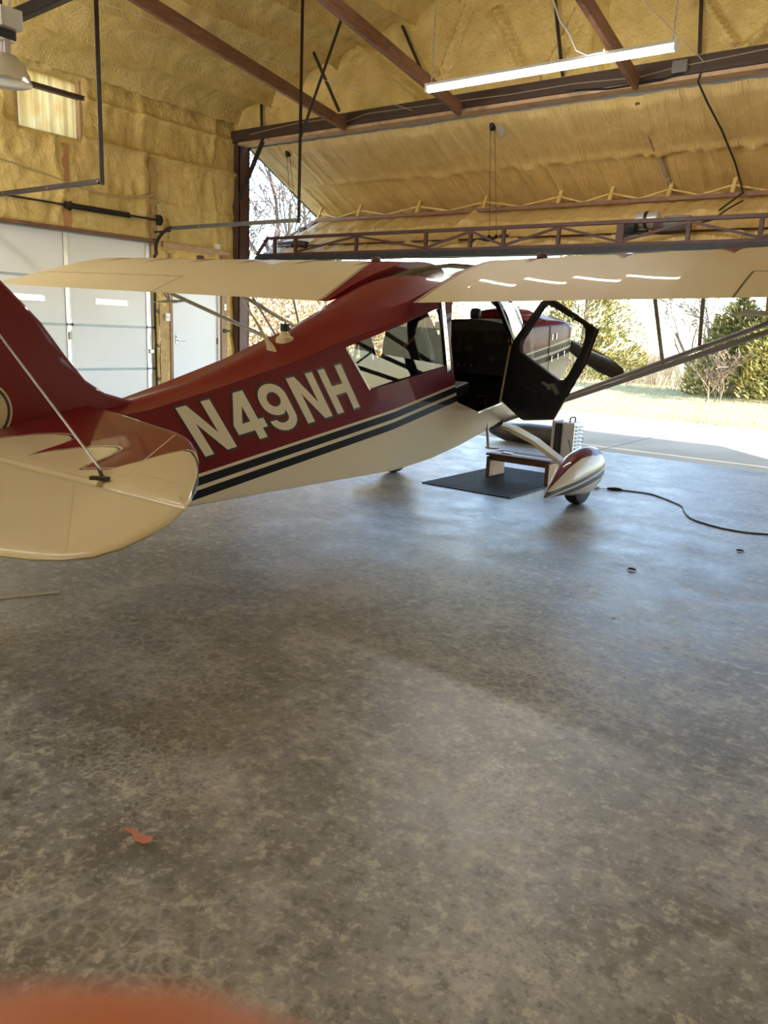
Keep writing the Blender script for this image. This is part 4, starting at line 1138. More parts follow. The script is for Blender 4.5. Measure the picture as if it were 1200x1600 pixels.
# horizontal tail, both sides: stabilizer and drooping elevator
YH = 1.5
def stab_z(Y): return 0.752 + 0.19 * (Y - YH)
def elev_z(Y): return 0.752 + 0.30 * (Y - YH)
OUT_S = [(0.0, 2.20), (0.30, 2.16), (0.60, 2.10), (0.86, 2.05), (0.95, 2.02), (1.03, 1.98), (1.12, 1.925), (1.22, 1.85), (1.32, 1.765), (1.41, 1.69), (1.48, 1.62), (1.535, 1.555), (1.568, 1.503)]
OUT_E = [(1.571, 1.497), (1.60, 1.43), (1.605, 1.36), (1.59, 1.27), (1.55, 1.20), (1.47, 1.148), (1.38, 1.115), (1.25, 1.085), (1.0, 1.06), (0.5, 1.04), (0.10, 1.03)]
for s in (1, -1):
    def side(pts, zf, t, nm, mat, y_in):
        # thick flat surface with rounded rim, planform (b, Y)
        poly = pts
        cxp = sum(p[0] for p in poly) / len(poly); cyp = sum(p[1] for p in poly) / len(poly)
        rings = []; uv = []
        for inset, h in ((0.0, 0.0), (0.004, 0.45), (0.014, 0.85), (0.035, 1.0)):
            po = offset(poly, -inset) if inset else poly
            rings.append([(p, h) for p in po])
        V = []; UV = []; F_ = []
        n = len(poly)
        seq = [(r, -1) for r in reversed(rings)] + [(r, 1) for r in rings[1:]]
        for r, sg in seq:
            for (bb, yy), h in r:
                V.append((CX + s * bb, yy, zf(yy) + sg * h * t / 2)); UV.append((bb, yy))
        for i in range(len(seq) - 1):
            for k in range(n):
                a = i * n + k; c = i * n + (k + 1) % n
                F_.append((a, c, c + n, a + n))
        top = tessellate_polygon([[Vector((V[(len(seq) - 1) * n + k][0], V[(len(seq) - 1) * n + k][1], 0)) for k in range(n)]])
        for t_ in top:
            F_.append(tuple((len(seq) - 1) * n + k for k in t_)); F_.append(tuple(k for k in reversed(t_)))
        o = make(nm, V, F_, mat, plane, 40, uv=UV)
        bm = bmesh.new(); bm.from_mesh(o.data); bmesh.ops.recalc_face_normals(bm, faces=bm.faces); bm.to_mesh(o.data); bm.free()
        return o
    stb = side(OUT_S + [(1.5, 1.503), (0.0, 1.503)], stab_z, 0.034, 'stabilizer', 'stab', 0)
    elv = side([(0.10, 1.497), (1.5, 1.497)] + OUT_E, elev_z, 0.030, 'elevator', 'paint_cream', 0)
    b = MB(); b.tube((CX + s * 0.12, 1.50, 0.762), (CX + s * 1.14, 1.50, 0.762), 0.016, 10, 0.014); b.build('hinge_tube', 'paint_cream', plane, 40)
    b = MB(); b.bar((CX + s * 1.15, 1.525, 0.781), (CX + s * 1.09, 1.50, 0.780), 0.022, 0.012); b.tube((CX + s * 1.11, 1.53, 0.778), (CX + s * 1.06, 1.545, 0.815), 0.008, 8, 0.006)
    b.build('wire_fitting', 'dark_steel', plane)
    b = MB(); b.tube((CX + s * 1.09, 1.54, 0.80), (CX + s * 0.03, 1.62, 1.42), 0.005, 6); b.build('brace_wire', 'galvanized', plane, 40)
    b = MB(); b.tube((CX + s * 1.09, 1.54, 0.74), (CX + s * 0.06, 1.5, 0.40), 0.005, 6); b.build('brace_wire', 'galvanized', plane, 40)
    # rib tape and tip seam
    b = MB(); b.bar((CX + s * 1.03, 1.475, elev_z(1.475) + 0.0157), (CX + s * 1.47, 1.17, elev_z(1.17) + 0.0157), 0.004, 0.0012); sub_parent(elv, b.build('rib_tape', 'paint_cream'))
    b = MB(); b.bar((CX + s * 1.16, 1.58, stab_z(1.58) + 0.0178), (CX + s * 0.90, 2.0, stab_z(2.0) + 0.0178), 0.004, 0.0012); b.bar((CX + s * 1.16, 1.62, stab_z(1.62) + 0.0178), (CX + s * 1.40, 1.62, stab_z(1.62) + 0.0178), 0.003, 0.001); sub_parent(stb, b.build('rib_tape', 'paint_cream'))
# tail wheel
b = MB(); b.bar((CX, 1.55, 0.36), (CX, 1.12, 0.24), 0.05, 0.012); b.build('tail_spring', 'dark_steel', plane)
b = MB(); b.lathe([(0.02, -0.03), (0.07, -0.03), (0.10, -0.015), (0.10, 0.015), (0.07, 0.03), (0.02, 0.03)], (CX, 1.08, 0.10), 18, 0, 'X'); b.build('tail_wheel', 'tire_rubber', plane, 40)
b = MB(); b.bar((CX + 0.04, 1.10, 0.24), (CX + 0.04, 1.08, 0.09), 0.03, 0.012); b.bar((CX - 0.04, 1.10, 0.24), (CX - 0.04, 1.08, 0.09), 0.03, 0.012); b.box((CX, 1.1, 0.245), (0.1, 0.06, 0.02)); b.build('tail_fork', 'dark_steel', plane)

# wings
CH, TH, ZT, YT, DIH = 1.52, radians(11.6), 1.49, 4.33, 0.026
def airfoil(n=22, m_=.04, p_=.4, t_=.12):
    x = (1 - np.cos(np.linspace(0, pi, n))) / 2
    yt = 5 * t_ * (.2969 * np.sqrt(x) - .126 * x - .3516 * x ** 2 + .2843 * x ** 3 - .1036 * x ** 4)
    yc = np.where(x < p_, m_ / p_ ** 2 * (2 * p_ * x - x ** 2), m_ / (1 - p_) ** 2 * (1 - 2 * p_ + 2 * p_ * x - x ** 2))
    up_ = [(a, b_) for a, b_ in zip(x, yc + yt)][::-1]
    lo = [(a, b_) for a, b_ in zip(x, yc - yt)][1:-1]
    return up_ + lo        # TE -> LE over the top, back along the bottom
AF = airfoil()
SPAN = 5.08
def wing_pt(s, b_, x, y):
    p = max(0.0, (b_ - (SPAN - 0.62)) / 0.62)
    q = 1 - sqrt(max(0, 1 - p * p))
    le = 0.80 * q * CH; te = 0.13 * q * CH
    ch = CH - le - te
    f_ = te + (1 - x) * ch
    yy = y * ch * (1 - 0.5 * p)
    return (CX + s * b_, YT + f_ * cos(TH) - yy * sin(TH), ZT + DIH * (b_ - 0.4) + f_ * sin(TH) + yy * cos(TH))
for s, mat in ((-1, 'wing_left'), (1, 'wing_right')):
    V = []; UV = []; F_ = []
    bs = sorted(set([0.365] + [round(0.33 * k / 8, 5) for k in range(9, 109)] + [SPAN - 0.62])) + [SPAN - 0.62 + 0.62 * sin(a) for a in np.linspace(0.12, pi / 2 - 0.02, 16)]
    n = len(AF)
    for b_ in bs:
        rb = b_ / 0.33
        sag = 0.0024 * 4 * (rb - math.floor(rb)) * (1 - rb + math.floor(rb))
        for (x, y) in AF:
            k = sag if 0.08 < x < 0.97 and b_ < SPAN - 0.6 else 0.0
            V.append(wing_pt(s, b_, x, y - (k if y > 0 else -k))); UV.append((b_, x))
    for i in range(len(bs) - 1):
        for k in range(n):
            a = i * n + k; c = i * n + (k + 1) % n
            F_.append((a, c, c + n, a + n))
    F_.append(tuple(range(n))); F_.append(tuple((len(bs) - 1) * n + k for k in reversed(range(n))))
    wo_ = make('wing', V, F_, mat, plane, 50, uv=UV)
    wo_['label'] = 'left wing with red scalloped leading edge' if s < 0 else 'right wing with red scalloped leading edge'
    bm = bmesh.new(); bm.from_mesh(wo_.data); bmesh.ops.recalc_face_normals(bm, faces=bm.faces); bm.to_mesh(wo_.data); bm.free()
    ribs = set(i for i, b_ in enumerate(bs) if abs(b_ / 0.33 - round(b_ / 0.33)) < 1e-3)
    for e in wo_.data.edges:
        i0, i1 = e.vertices[0] // n, e.vertices[1] // n
        if i0 == i1 and i0 in ribs: e.use_edge_sharp = True
    for b_, x in ((0.75, 0.28), (2.9, 0.30)):
        p = wing_pt(s, b_, x, 0.097)
        k = MB(); k.lathe([(0, 0), (0.04, 0), (0.04, 0.025), (0.03, 0.035), (0, 0.035)], (p[0], p[1], p[2] - 0.004), 14)
        sub_parent(wo_, k.build('fuel_cap', 'maroon_steel', None, 40))
    # struts
    fe = Vector(wing_pt(s, 3.0, 0.20, -0.02)); re = Vector(wing_pt(s, 3.1, 0.66, 0.0))
    fb = Vector((CX + s * 0.36, 5.80, 0.655)); rb_ = Vector((CX + s * 0.36, 5.72, 0.640))
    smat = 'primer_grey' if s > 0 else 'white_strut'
    for e, bb in ((fe, fb), (re, rb_)):
        k = MB(); k.tube(bb, e, 0.040, 14, None, 0, 0.42); k.build('wing_strut', smat, plane, 50)
    for t, e, bb, x in ((0.56, fe, fb, 0.22), (0.50, re, rb_, 0.64)):
        q = bb.lerp(e, t); w_ = wing_pt(s, abs(q.x - CX) + 0.02, x, -0.01)
        k = MB(); k.tube(q, w_, 0.013, 8, None, 0, 0.7); k.build('jury_strut', smat, plane, 40)
    k = MB(); k.tube(fb.lerp(fe, 0.56), rb_.lerp(re, 0.50), 0.009, 8); k.build('jury_strut', smat, plane, 40)
    # aileron spade
    bsp = 2.45
    a0 = Vector(wing_pt(s, bsp, 0.83, 0.0)); pc = Vector((CX + s * bsp, 4.62, 1.475))
    k = MB(); k.tube(a0, pc, 0.010, 6); k.tube(a0 + Vector((s * 0.1, 0, 0)), pc, 0.008, 6); sp_ = k.build('aileron_spade', 'white_strut', plane)
    k = MB(); k.plate([(-0.17, -0.06), (0.17, -0.07), (0.17, 0.04), (0.10, 0.08), (-0.13, 0.07)], [], lambda u, v, h, pc=pc: (pc.x + u, pc.y + v, pc.z + v * 0.2 + h), 0.006); child(sp_, 'spade_plate', k, 'white_strut', None, 0.002)

# landing gear
for s in (1, -1):
    wx = CX + s * 0.93
    L = [(CX + s * 0.20, 5.86, 0.585), (CX + s * 0.36, 5.88, 0.56), (CX + s * 0.55, 5.92, 0.475), (CX + s * 0.82, 6.0, 0.29), (CX + s * 0.86, 6.01, 0.25)]
    b = MB(); rings = []
    for i, p in enumerate(L):
        w = 0.090 - 0.011 * i; t = 0.016
        dz = 0.5 if i > 1 else 0.2
        rings.append([(p[0], p[1] - w, p[2] - t), (p[0], p[1] + w, p[2] - t), (p[0] + s * 0.012, p[1] + w, p[2] + t), (p[0] + s * 0.012, p[1] - w, p[2] + t)])
    b.loft(rings); b.build('gear_leg', 'paint_cream_sidelit', plane, None, 0.004)
    b = MB(); b.path([(p[0] + s * 0.01, p[1] - 0.062 + 0.006 * i, p[2] - 0.02) for i, p in enumerate(L)], 0.005, 6); b.build('brake_line', 'cord_black', plane)
    # pant
    prof = [(5.385, .140, .006, .008), (5.45, .160, .033, .030), (5.55, .190, .065, .052), (5.70, .232, .118, .094), (5.85, .256, .168, .120), (6.00, .262, .195, .134), (6.12, .268, .195, .136), (6.21, .280, .172, .126), (6.27, .295, .130, .102), (6.31, .302, .080, .066), (6.325, .305, .015, .015)]
    arr = np.array(prof); Ys = np.concatenate([np.linspace(5.385, 6.12, 15), np.linspace(6.15, 6.325, 10)])
    rings = []
    for y in Ys:
        zc, hz, hx = (float(np.interp(y, arr[:, 0], arr[:, k])) for k in (1, 2, 3))
        rg = []
        for k in range(28):
            a = 2 * pi * k / 28
            x_, z_ = hx * cos(a), hz * sin(a)
            zz = max(zc + z_, 0.085)
            rg.append((wx + x_, y, zz))
        rings.append(rg)
    b = MB(); b.loft(rings)
    pm = 'pant'
    if s < 0: pm = 'paint_cream'
    pt_ = b.build('wheel_pant', pm, plane, 50)
    if s > 0:
        k = MB(); k.lathe([(0, 0), (0.007, 0), (0.006, 0.004), (0, 0.004)], (wx + 0.119, 6.14, 0.19), 10, 0, 'X'); sub_parent(pt_, k.build('screw', 'dark_steel'))
    b = MB(); b.lathe([(0.06, -0.062), (0.15, -0.062), (0.185, -0.05), (0.198, -0.02), (0.198, 0.02), (0.185, 0.05), (0.15, 0.062), (0.06, 0.062)], (wx, 6.0, 0.198), 32, 0, 'X'); b.build('main_wheel', 'tire_rubber', plane, 40)
# boarding step
b = MB(); b.tube((CX + 0.36, 5.44, 0.64), (CX + 0.40, 5.42, 0.455), 0.012, 8); b.lathe([(0, 0), (0.055, 0), (0.055, 0.012), (0, 0.012)], (CX + 0.43, 5.43, 0.445), 16); b.build('boarding_step', 'primer_grey', plane, 40)
b = MB(); b.path([(CX + 0.1, 5.55, 0.56), (CX + 0.33, 5.60, 0.60), (CX + 0.36, 5.66, 0.625), (CX + 0.20, 5.86, 0.56)], 0.022, 8); b.build('gear_fairing', 'black_rubber', plane, 60)

# cowling, spinner, propeller
CO = [(6.12, .725, 1.43, 1.49, .36, 0.05), (6.3, .745, 1.445, 1.50, .36, .10), (6.6, .79, 1.462, 1.515, .355, .13), (6.85, .84, 1.465, 1.515, .34, .15), (6.97, .88, 1.45, 1.495, .315, .15), (7.03, .93, 1.42, 1.46, .27, .14), (7.055, .99, 1.37, 1.41, .21, .11)]
rings = []
for Y, zb, zs, zt, w, r in CO:
    half = []
    half.append((0, zt)); half.append((w * 0.5, zt - (zt - zs) * 0.25))
    for k in range(6):
        a = pi / 2 * (1 - k / 5)
        half.append((w - 0.06 + 0.06 * cos(a), zs - 0.06 + 0.06 * sin(a)))
    half.append((w, (zs + zb) / 2 + 0.10))
    for k in range(7):
        a = -pi / 2 * k / 6
        half.append((w * 0.45 + w * 0.53 * cos(a), zb + (zs - zb) * 0.42 + (zs - zb) * 0.42 * sin(a)))
    half.append((0, zb - 0.005))
    rings.append([(CX + a, Y, z) for a, z in half] + [(CX - a, Y, z) for a, z in reversed(half[1:-1])])
b = MB(); b.loft(rings); cw_ = b.build('cowling', 'fuselage', plane, 35)
b = MB(); b.loft([[(CX + 0.18 * cos(a) * k, y, z0 + 0.055 * max(0, sin(a)) * k) for a in np.linspace(0, pi, 9)] + [(CX - 0.18 * k, y, z0 - 0.03), (CX + 0.18 * k, y, z0 - 0.03)] for y, z0, k in ((6.05, 1.475, 0.9), (6.2, 1.49, 1.0), (6.45, 1.50, 1.0), (6.62, 1.495, 0.7), (6.70, 1.49, 0.15))]); child(cw_, 'cowl_bump', b, 'paint_red', 40)
b = MB(); 
seam = [(CX + 0.362 - 0.0 * t, 6.42 + 0.03 * t, 1.40 - 0.5 * t) for t in np.linspace(0, 1, 8)]
b.path([(CX + 0.20, 6.35, 1.50), (CX + 0.32, 6.38, 1.45)] + seam, 0.003, 5); child(cw_, 'seam', b, 'paint_black')
b = MB()
for y, z in ((6.48, 1.315), (6.56, 1.325), (6.50, 1.13), (6.62, 1.15), (6.75, 1.175)): b.box((CX + 0.358, y, z), (0.008, 0.014, 0.05))
child(cw_, 'latch', b, 'aluminium')
HUB = Vector((CX, 7.16, 1.34))
b = MB(); b.lathe([(0.165, -0.10), (0.165, 0.0), (0.155, 0.08), (0.12, 0.17), (0.07, 0.24), (0.0, 0.27)], HUB, 24, 0, 'Y'); b.build('spinner', 'chrome', plane, 40)
pa = atan2(-0.295, 0.62)
rings = []
for r_, c_, tw in ((-0.80, .035, 18), (-0.77, .06, 18), (-.6, .085, 26), (-.35, .08, 36), (-.12, .05, 55), (.12, .05, 55), (.35, .08, 36), (.6, .085, 26), (.77, .06, 18), (.80, .035, 18)):
    sg = 1 if r_ > 0 else -1
    rg = []
    for k in range(10):
        a = 2 * pi * k / 10
        u = c_ * cos(a); v = 0.014 * sin(a)
        t = radians(tw) * sg
        pl2 = u * cos(t) - v * sin(t); fw = u * sin(t) + v * cos(t)
        rg.append((HUB.x + r_ * cos(pa) - pl2 * sin(pa), HUB.y + 0.10 + fw, HUB.z + r_ * sin(pa) + pl2 * cos(pa)))
    rings.append(rg)
b = MB(); b.loft(rings); b.build('propeller', 'paint_black', plane, 50)

# open cabin door, swung out about its front hinge line
HP = Vector((CX + 0.372, 5.63, .79)); HU = Vector((0, .14, .585)).normalized(); HV = Vector((0, -HU.z, HU.y))
PHI = radians(64); DV = HV * cos(PHI) + Vector((1, 0, 0)) * sin(PHI); DN = HU.cross(DV).normalized()
def dmap(u, v, h):
    q = Vector((HP.x, u, v)) - HP
    return HP + HU * q.dot(HU) + DV * q.dot(HV) + DN * h
DOUT = [(5.62, .80), (5.73, 1.26), (5.535, 1.61), (5.43, 1.645), (4.82, 1.50), (4.83, 1.25), (4.96, .82), (5.30, .73)]
DWIN = [(5.585, 1.21), (5.615, 1.25), (5.62, 1.30), (5.50, 1.56), (5.475, 1.59), (5.44, 1.60), (4.97, 1.51), (4.915, 1.48), (4.89, 1.42), (4.885, 1.34), (4.93, 1.15), (4.96, 1.11), (5.01, 1.095), (5.06, 1.105)]
b = MB()
DSG = -1.0 if dmap(5.2, 1.0, 1.0).y > dmap(5.2, 1.0, 0.0).y else 1.0   # inner face looks aft
b.plate(DOUT, [DWIN], lambda u, v, h: dmap(u, v, (h - 0.014) * DSG), 0.028, 0)
door = b.build('cabin_door', ['black_vinyl'], plane, None, 0.003)
b = MB(); b.plate(offset(DWIN, 0.006), [], lambda u, v, h: dmap(u, v, (h - 0.002) * DSG), 0.004); child(door, 'window_pane', b, 'clear_acrylic')
b = MB(); b.plate(offset(DWIN, 0.016), [DWIN], lambda u, v, h: dmap(u, v, (0.013 + h) * DSG), 0.007); child(door, 'window_gasket', b, 'grey_vinyl')
b = MB(); b.plate(offset(DOUT, 0.004), [DWIN], lambda u, v, h: dmap(u, v, (-0.017 + h) * DSG), 0.003); child(door, 'outer_skin', b, 'fuselage')
b = MB(); b.plate([(5.50, 0.80), (5.36, 0.785), (5.14, 0.90), (5.20, 0.96), (5.47, 0.975)], [[(5.47, 0.825), (5.37, 0.81), (5.19, 0.905), (5.22, 0.94), (5.45, 0.95)]], lambda u, v, h: dmap(u, v, (0.013 + h) * DSG), 0.010); child(door, 'map_pocket', b, 'black_vinyl', None, 0.002)
b = MB(); b.bar(dmap(5.17, 1.045, 0.03 * DSG), dmap(5.07, 1.03, 0.035 * DSG), 0.02, 0.015); b.tube(dmap(5.07, 1.03, 0.01 * DSG), dmap(5.07, 1.03, 0.04 * DSG), 0.022, 12); b.bar(dmap(5.05, 1.06, 0.018 * DSG), dmap(4.96, 1.0, 0.018 * DSG), 0.05, 0.01); child(door, 'door_handle', b, 'box_grey', 40)
b = MB(); b.bar(dmap(5.10, 1.55, 0.016 * DSG), dmap(5.07, 1.515, 0.025 * DSG), 0.012, 0.012); child(door, 'latch_tab', b, 'aluminium')
b = MB(); b.tube(Vector((CX + 0.378, 5.635, .80)), Vector((CX + 0.378, 5.738, 1.24)), 0.008, 8); child(door, 'hinge', b, 'aluminium', 40)
b = MB(); b.bar((CX + 0.373, 5.605, .79), (CX + 0.373, 5.705, 1.235), 0.004, 0.016, (1, 0, 0)); child(door, 'hinge_strip', b, 'paint_cream')
b = MB(); b.bar((CX + 0.374, 5.27, .728), (CX + 0.374, 5.625, .783), 0.006, 0.012, (0, 0, 1)); b.build('door_sill', 'aluminium', plane)

# cabin interior
b = MB(); b.loft([[(CX - 0.33, 4.0, 0.45), (CX + 0.33, 4.0, 0.45), (CX + 0.33, 4.0, 0.47), (CX - 0.33, 4.0, 0.47)], [(CX - 0.33, 5.9, 0.70), (CX + 0.33, 5.9, 0.70), (CX + 0.33, 5.9, 0.72), (CX - 0.33, 5.9, 0.72)]]); b.build('cabin_floor', 'cabin_lining', plane)
def seat(y, z, mat, nm):
    b = MB(); b.loft([[(CX - 0.22, y, z - 0.06), (CX + 0.22, y, z - 0.06), (CX + 0.22, y, z + 0.04), (CX - 0.22, y, z + 0.04)], [(CX - 0.22, y + 0.46, z + 0.02), (CX + 0.22, y + 0.46, z + 0.02), (CX + 0.22, y + 0.46, z + 0.13), (CX - 0.22, y + 0.46, z + 0.13)]])
    st2 = b.build(nm, mat, plane, None, 0.025)
    rg = []
    for t in np.linspace(0, 1, 7):
        yy = y + 0.06 - 0.16 * t - 0.04 * sin(pi * t); zz = z + 0.02 + 0.62 * t; w = 0.22 - 0.10 * max(0, t - 0.55) / 0.45
        rg.append([(CX - w, yy, zz), (CX + w, yy, zz), (CX + w, yy - 0.075, zz - 0.02), (CX - w, yy - 0.075, zz - 0.02)])
    b = MB(); b.loft(rg); child(st2, 'backrest', b, mat, 40, 0.02)
    b = MB(); b.box((CX, y + 0.22, z - 0.11), (0.34, 0.34, 0.10)); child(st2, 'seat_base', b, 'cabin_lining')
seat(4.93, 0.82, 'black_vinyl', 'pilot_seat')
seat(4.02, 0.72, 'grey_vinyl', 'rear_seat')
b = MB(); b.box((CX, 5.76, 1.20), (0.66, 0.04, 0.42)); ip = b.build('instrument_panel', 'black_vinyl', plane, None, 0.006)
for i, (x, z, r_) in enumerate(((-0.22, 1.30, .04), (-0.12, 1.30, .04), (-0.02, 1.30, .04), (-0.22, 1.20, .04), (-0.12, 1.20, .04), (-0.02, 1.20, .04), (0.20, 1.12, .03))):
    b = MB(); b.lathe([(0, -0.012), (r_ * 0.85, -0.012), (r_, -0.006), (r_, 0), (0, 0)], (CX + x, 5.738, z), 16, 0, 'Y'); child(ip, 'gauge', b, 'grey_vinyl', 40)
b = MB(); b.box((CX + 0.20, 5.735, 1.29), (0.17, 0.012, 0.09)); child(ip, 'radio', b, 'grey_vinyl', None, 0.003)
for x in (-0.16, -0.1, -0.04, 0.02, 0.1):
    b = MB(); b.lathe([(0, -0.03), (0.012, -0.03), (0.012, 0), (0, 0)], (CX + x, 5.74, 1.06), 10, 0, 'Y'); child(ip, 'knob', b, 'aluminium', 40)
b = MB(); b.loft([[(CX + 0.34 * a, 5.68, 1.395 + 0.035 * (1 - a * a)) for a in np.linspace(-1, 1, 9)] + [(CX + 0.34, 5.68, 1.33), (CX - 0.34, 5.68, 1.33)], [(CX + 0.33 * a, 6.12, 1.40 + 0.05 * (1 - a * a)) for a in np.linspace(-1, 1, 9)] + [(CX + 0.33, 6.12, 1.33), (CX - 0.33, 6.12, 1.33)]]); b.build('glareshield', 'black_vinyl', plane, 50)
b = MB(); b.lathe([(0, 0), (0.035, 0.0), (0.045, 0.02), (0.048, 0.06), (0.038, 0.085), (0, 0.092)], (CX - 0.02, 5.80, 1.43), 16); b.build('compass', 'black_vinyl', plane, 40)
b = MB(); b.path([(CX + 0.02, 5.35, 0.70), (CX + 0.02, 5.36, 0.92), (CX + 0.02, 5.34, 1.06)], [0.014, 0.013, 0.016], 8); b.build('control_stick', 'black_vinyl', plane, 50)
for x in (0.10, 0.24):
    b = MB(); b.path([(CX + x - 0.05, 5.50, 0.74), (CX + x - 0.05, 5.52, 0.83), (CX + x + 0.05, 5.52, 0.84), (CX + x + 0.06, 5.50, 0.75)], 0.008, 6); b.build('rudder_pedal', 'grey_vinyl', plane, 60)
for y0, z0, y1, z1 in ((4.55, 0.95, 4.72, 1.58), (4.9, 1.0, 4.60, 1.55), (3.95, 0.95, 4.05, 1.30)):
    b = MB(); b.tube((CX - 0.31, y0, z0), (CX - 0.30, y1, z1), 0.012, 8); b.build('cabin_tube', 'black_vinyl', plane, 40)
b = MB(); b.path([(CX + 0.30, 4.62, 1.48), (CX + 0.29, 4.55, 1.30), (CX + 0.25, 4.42, 1.20), (CX + 0.15, 4.3, 1.12)], 0.018, 6, 0, True, 0.3); b.build('seat_belt', 'tan_leather', plane, 60)

# top of the fuselage: beacon and antenna
def top_z(Y): return float(np.interp(Y, [s[0] for s in ST], [s[5] for s in ST]))
bz = top_z(3.50)
b = MB(); b.lathe([(0, -0.02), (0.055, -0.02), (0.052, 0.02), (0.034, 0.032), (0.03, 0.05), (0, 0.05)], (CX + 0.02, 3.52, bz), 18); bc = b.build('beacon', 'paint_cream', plane, 40)
b = MB(); b.lathe([(0, 0.05), (0.026, 0.05), (0.026, 0.105), (0.022, 0.115), (0, 0.117)], (CX + 0.02, 3.52, bz), 14); child(bc, 'lens', b, 'chrome', 40)
b = MB(); b.lathe([(0.0265, 0.055), (0.0275, 0.055), (0.0275, 0.10), (0.0265, 0.10)], (CX + 0.02, 3.52, bz), 14); child(bc, 'lens_band', b, 'cord_black', 40)
az = top_z(3.38)
b = MB(); b.path([(CX + 0.05, 3.38, az - 0.02), (CX + 0.05, 3.37, az + 0.01), (CX + 0.04, 3.345, az + 0.05), (CX + 0.02, 3.30, az + 0.13), (CX - 0.03, 3.22, az + 0.27)], [0.045, 0.030, 0.016, 0.011, 0.007], 10, 0, True, 0.45); b.build('antenna', 'paint_cream', plane, 50)

# ------------------------------------------------------------------ things on the floor
mat_ = MB(); mat_.b2((-3.86, 5.75, 0.0), (-2.98, 7.12, 0.010))
mt_ = thing('floor_mat', 'black ribbed rubber mat on the floor under the cabin door', 'mat', (-3.42, 6.43, 0))
mat_.build('base', 'black_rubber', mt_, None, 0.003)
b = MB()
for k in range(44):
    y = 5.79 + k * 0.0303
    b.b2((-3.84, y, 0.010), (-3.0, y + 0.012, 0.0135))
rb = b.build('tread', 'black_rubber', mt_); rb['kind'] = 'stuff'

sl = thing('step_stool', 'low wooden step stool with slatted top standing on the black mat', 'stool', (-3.3, 6.6, 0.013))
SZ = 0.235
for x in (-3.60, -3.00):
    b = MB(); b.b2((x - 0.014, 6.47, 0.0136), (x + 0.014, 6.76, SZ - 0.03)); lg_ = b.build('leg_board', 'plywood', sl, None, 0.003)
    b = MB(); b.b2((x - 0.018, 6.455, 0.0136), (x + 0.018, 6.47, SZ - 0.032)); child(lg_, 'edge_strip', b, 'brown_board', None, 0.002)
for y0, y1, m_ in ((6.458, 6.535, 'brown_board'), (6.55, 6.615, 'sheet_metal'), (6.63, 6.69, 'brown_board'), (6.705, 6.77, 'brown_board')):
    b = MB(); b.b2((-3.63, y0, SZ - 0.02), (-2.97, y1, SZ)); b.build('top_slat', m_, sl, None, 0.003)
b = MB(); b.b2((-3.60, 6.47, SZ - 0.065), (-3.0, 6.486, SZ - 0.021)); b.build('apron_rail', 'brown_board', sl, None, 0.002)
b = MB(); b.box((-3.48, 6.60, SZ + 0.004), (0.10, 0.06, 0.008)); b.build('top_pad', 'white_plastic', sl, None, 0.003)

ht = thing('portable_heater', 'silver louvered portable heater box with carrying handle behind the landing gear', 'heater', (-3.5, 8.1, 0))
b = MB(); b.b2((-3.60, 8.00, 0.02), (-3.44, 8.24, 0.43)); hb_ = b.build('casing', 'silver_paint', ht, None, 0.02)
b = MB(); b.b2((-3.64, 7.97, 0.0), (-3.585, 8.22, 0.42)); b.build('side_panel', 'cord_black', ht, None, 0.006)
b = MB(); b.b2((-3.69, 7.97, 0.0), (-3.655, 8.2, 0.44)); b.build('back_panel', 'primer_grey', ht, None, 0.006)
for i in range(9):
    for j in range(2):
        b = MB(); b.box((-3.434, 8.07 + 0.10 * j, 0.07 + 0.04 * i), (0.022, 0.085, 0.016), Matrix.Rotation(radians(25), 3, 'Y')); b.build('louver', 'aluminium', ht, None, 0.003)
b = MB(); b.path([(-3.52, 8.05, 0.42), (-3.52, 8.05, 0.465), (-3.52, 8.075, 0.48), (-3.52, 8.165, 0.48), (-3.52, 8.19, 0.465), (-3.52, 8.19, 0.42)], 0.008, 8); b.build('handle', 'dark_steel', ht, 50)
for x in (-3.585, -3.455):
    for y in (8.02, 8.22):
        b = MB(); b.lathe([(0, 0), (0.014, 0), (0.014, 0.022), (0, 0.022)], (x, y, 0.0), 10); b.build('foot', 'black_rubber', ht)
b = MB(); b.path([(-3.50, 7.995, 0.25), (-3.46, 7.97, 0.18), (-3.44, 7.97, 0.10), (-3.35, 7.95, 0.03), (-3.2, 7.8, 0.006), (-2.95, 7.3, 0.006), (-2.70, 6.85, 0.006)], 0.004, 6); b.build('power_lead', 'cord_black', ht, 60)

# long low dark bundle on the slab edge beyond the wheels
b = MB(); rg = []
for x, r_, zc in ((-5.15, 0.02, 0.19), (-5.0, 0.08, 0.14), (-4.8, 0.115, 0.115), (-4.5, 0.13, 0.128), (-4.1, 0.13, 0.128), (-3.85, 0.125, 0.123), (-3.80, 0.06, 0.123)):
    rg.append([(x, 9.05 + r_ * 1.3 * cos(a), max(0.001, zc + r_ * sin(a))) for a in np.linspace(0, 2 * pi, 17)[:-1]])
b.loft(rg); tag(b.build('rolled_tarp', 'tarp', None, 50), 'long low dark bundle lying at the slab edge behind the heater', 'bundle')

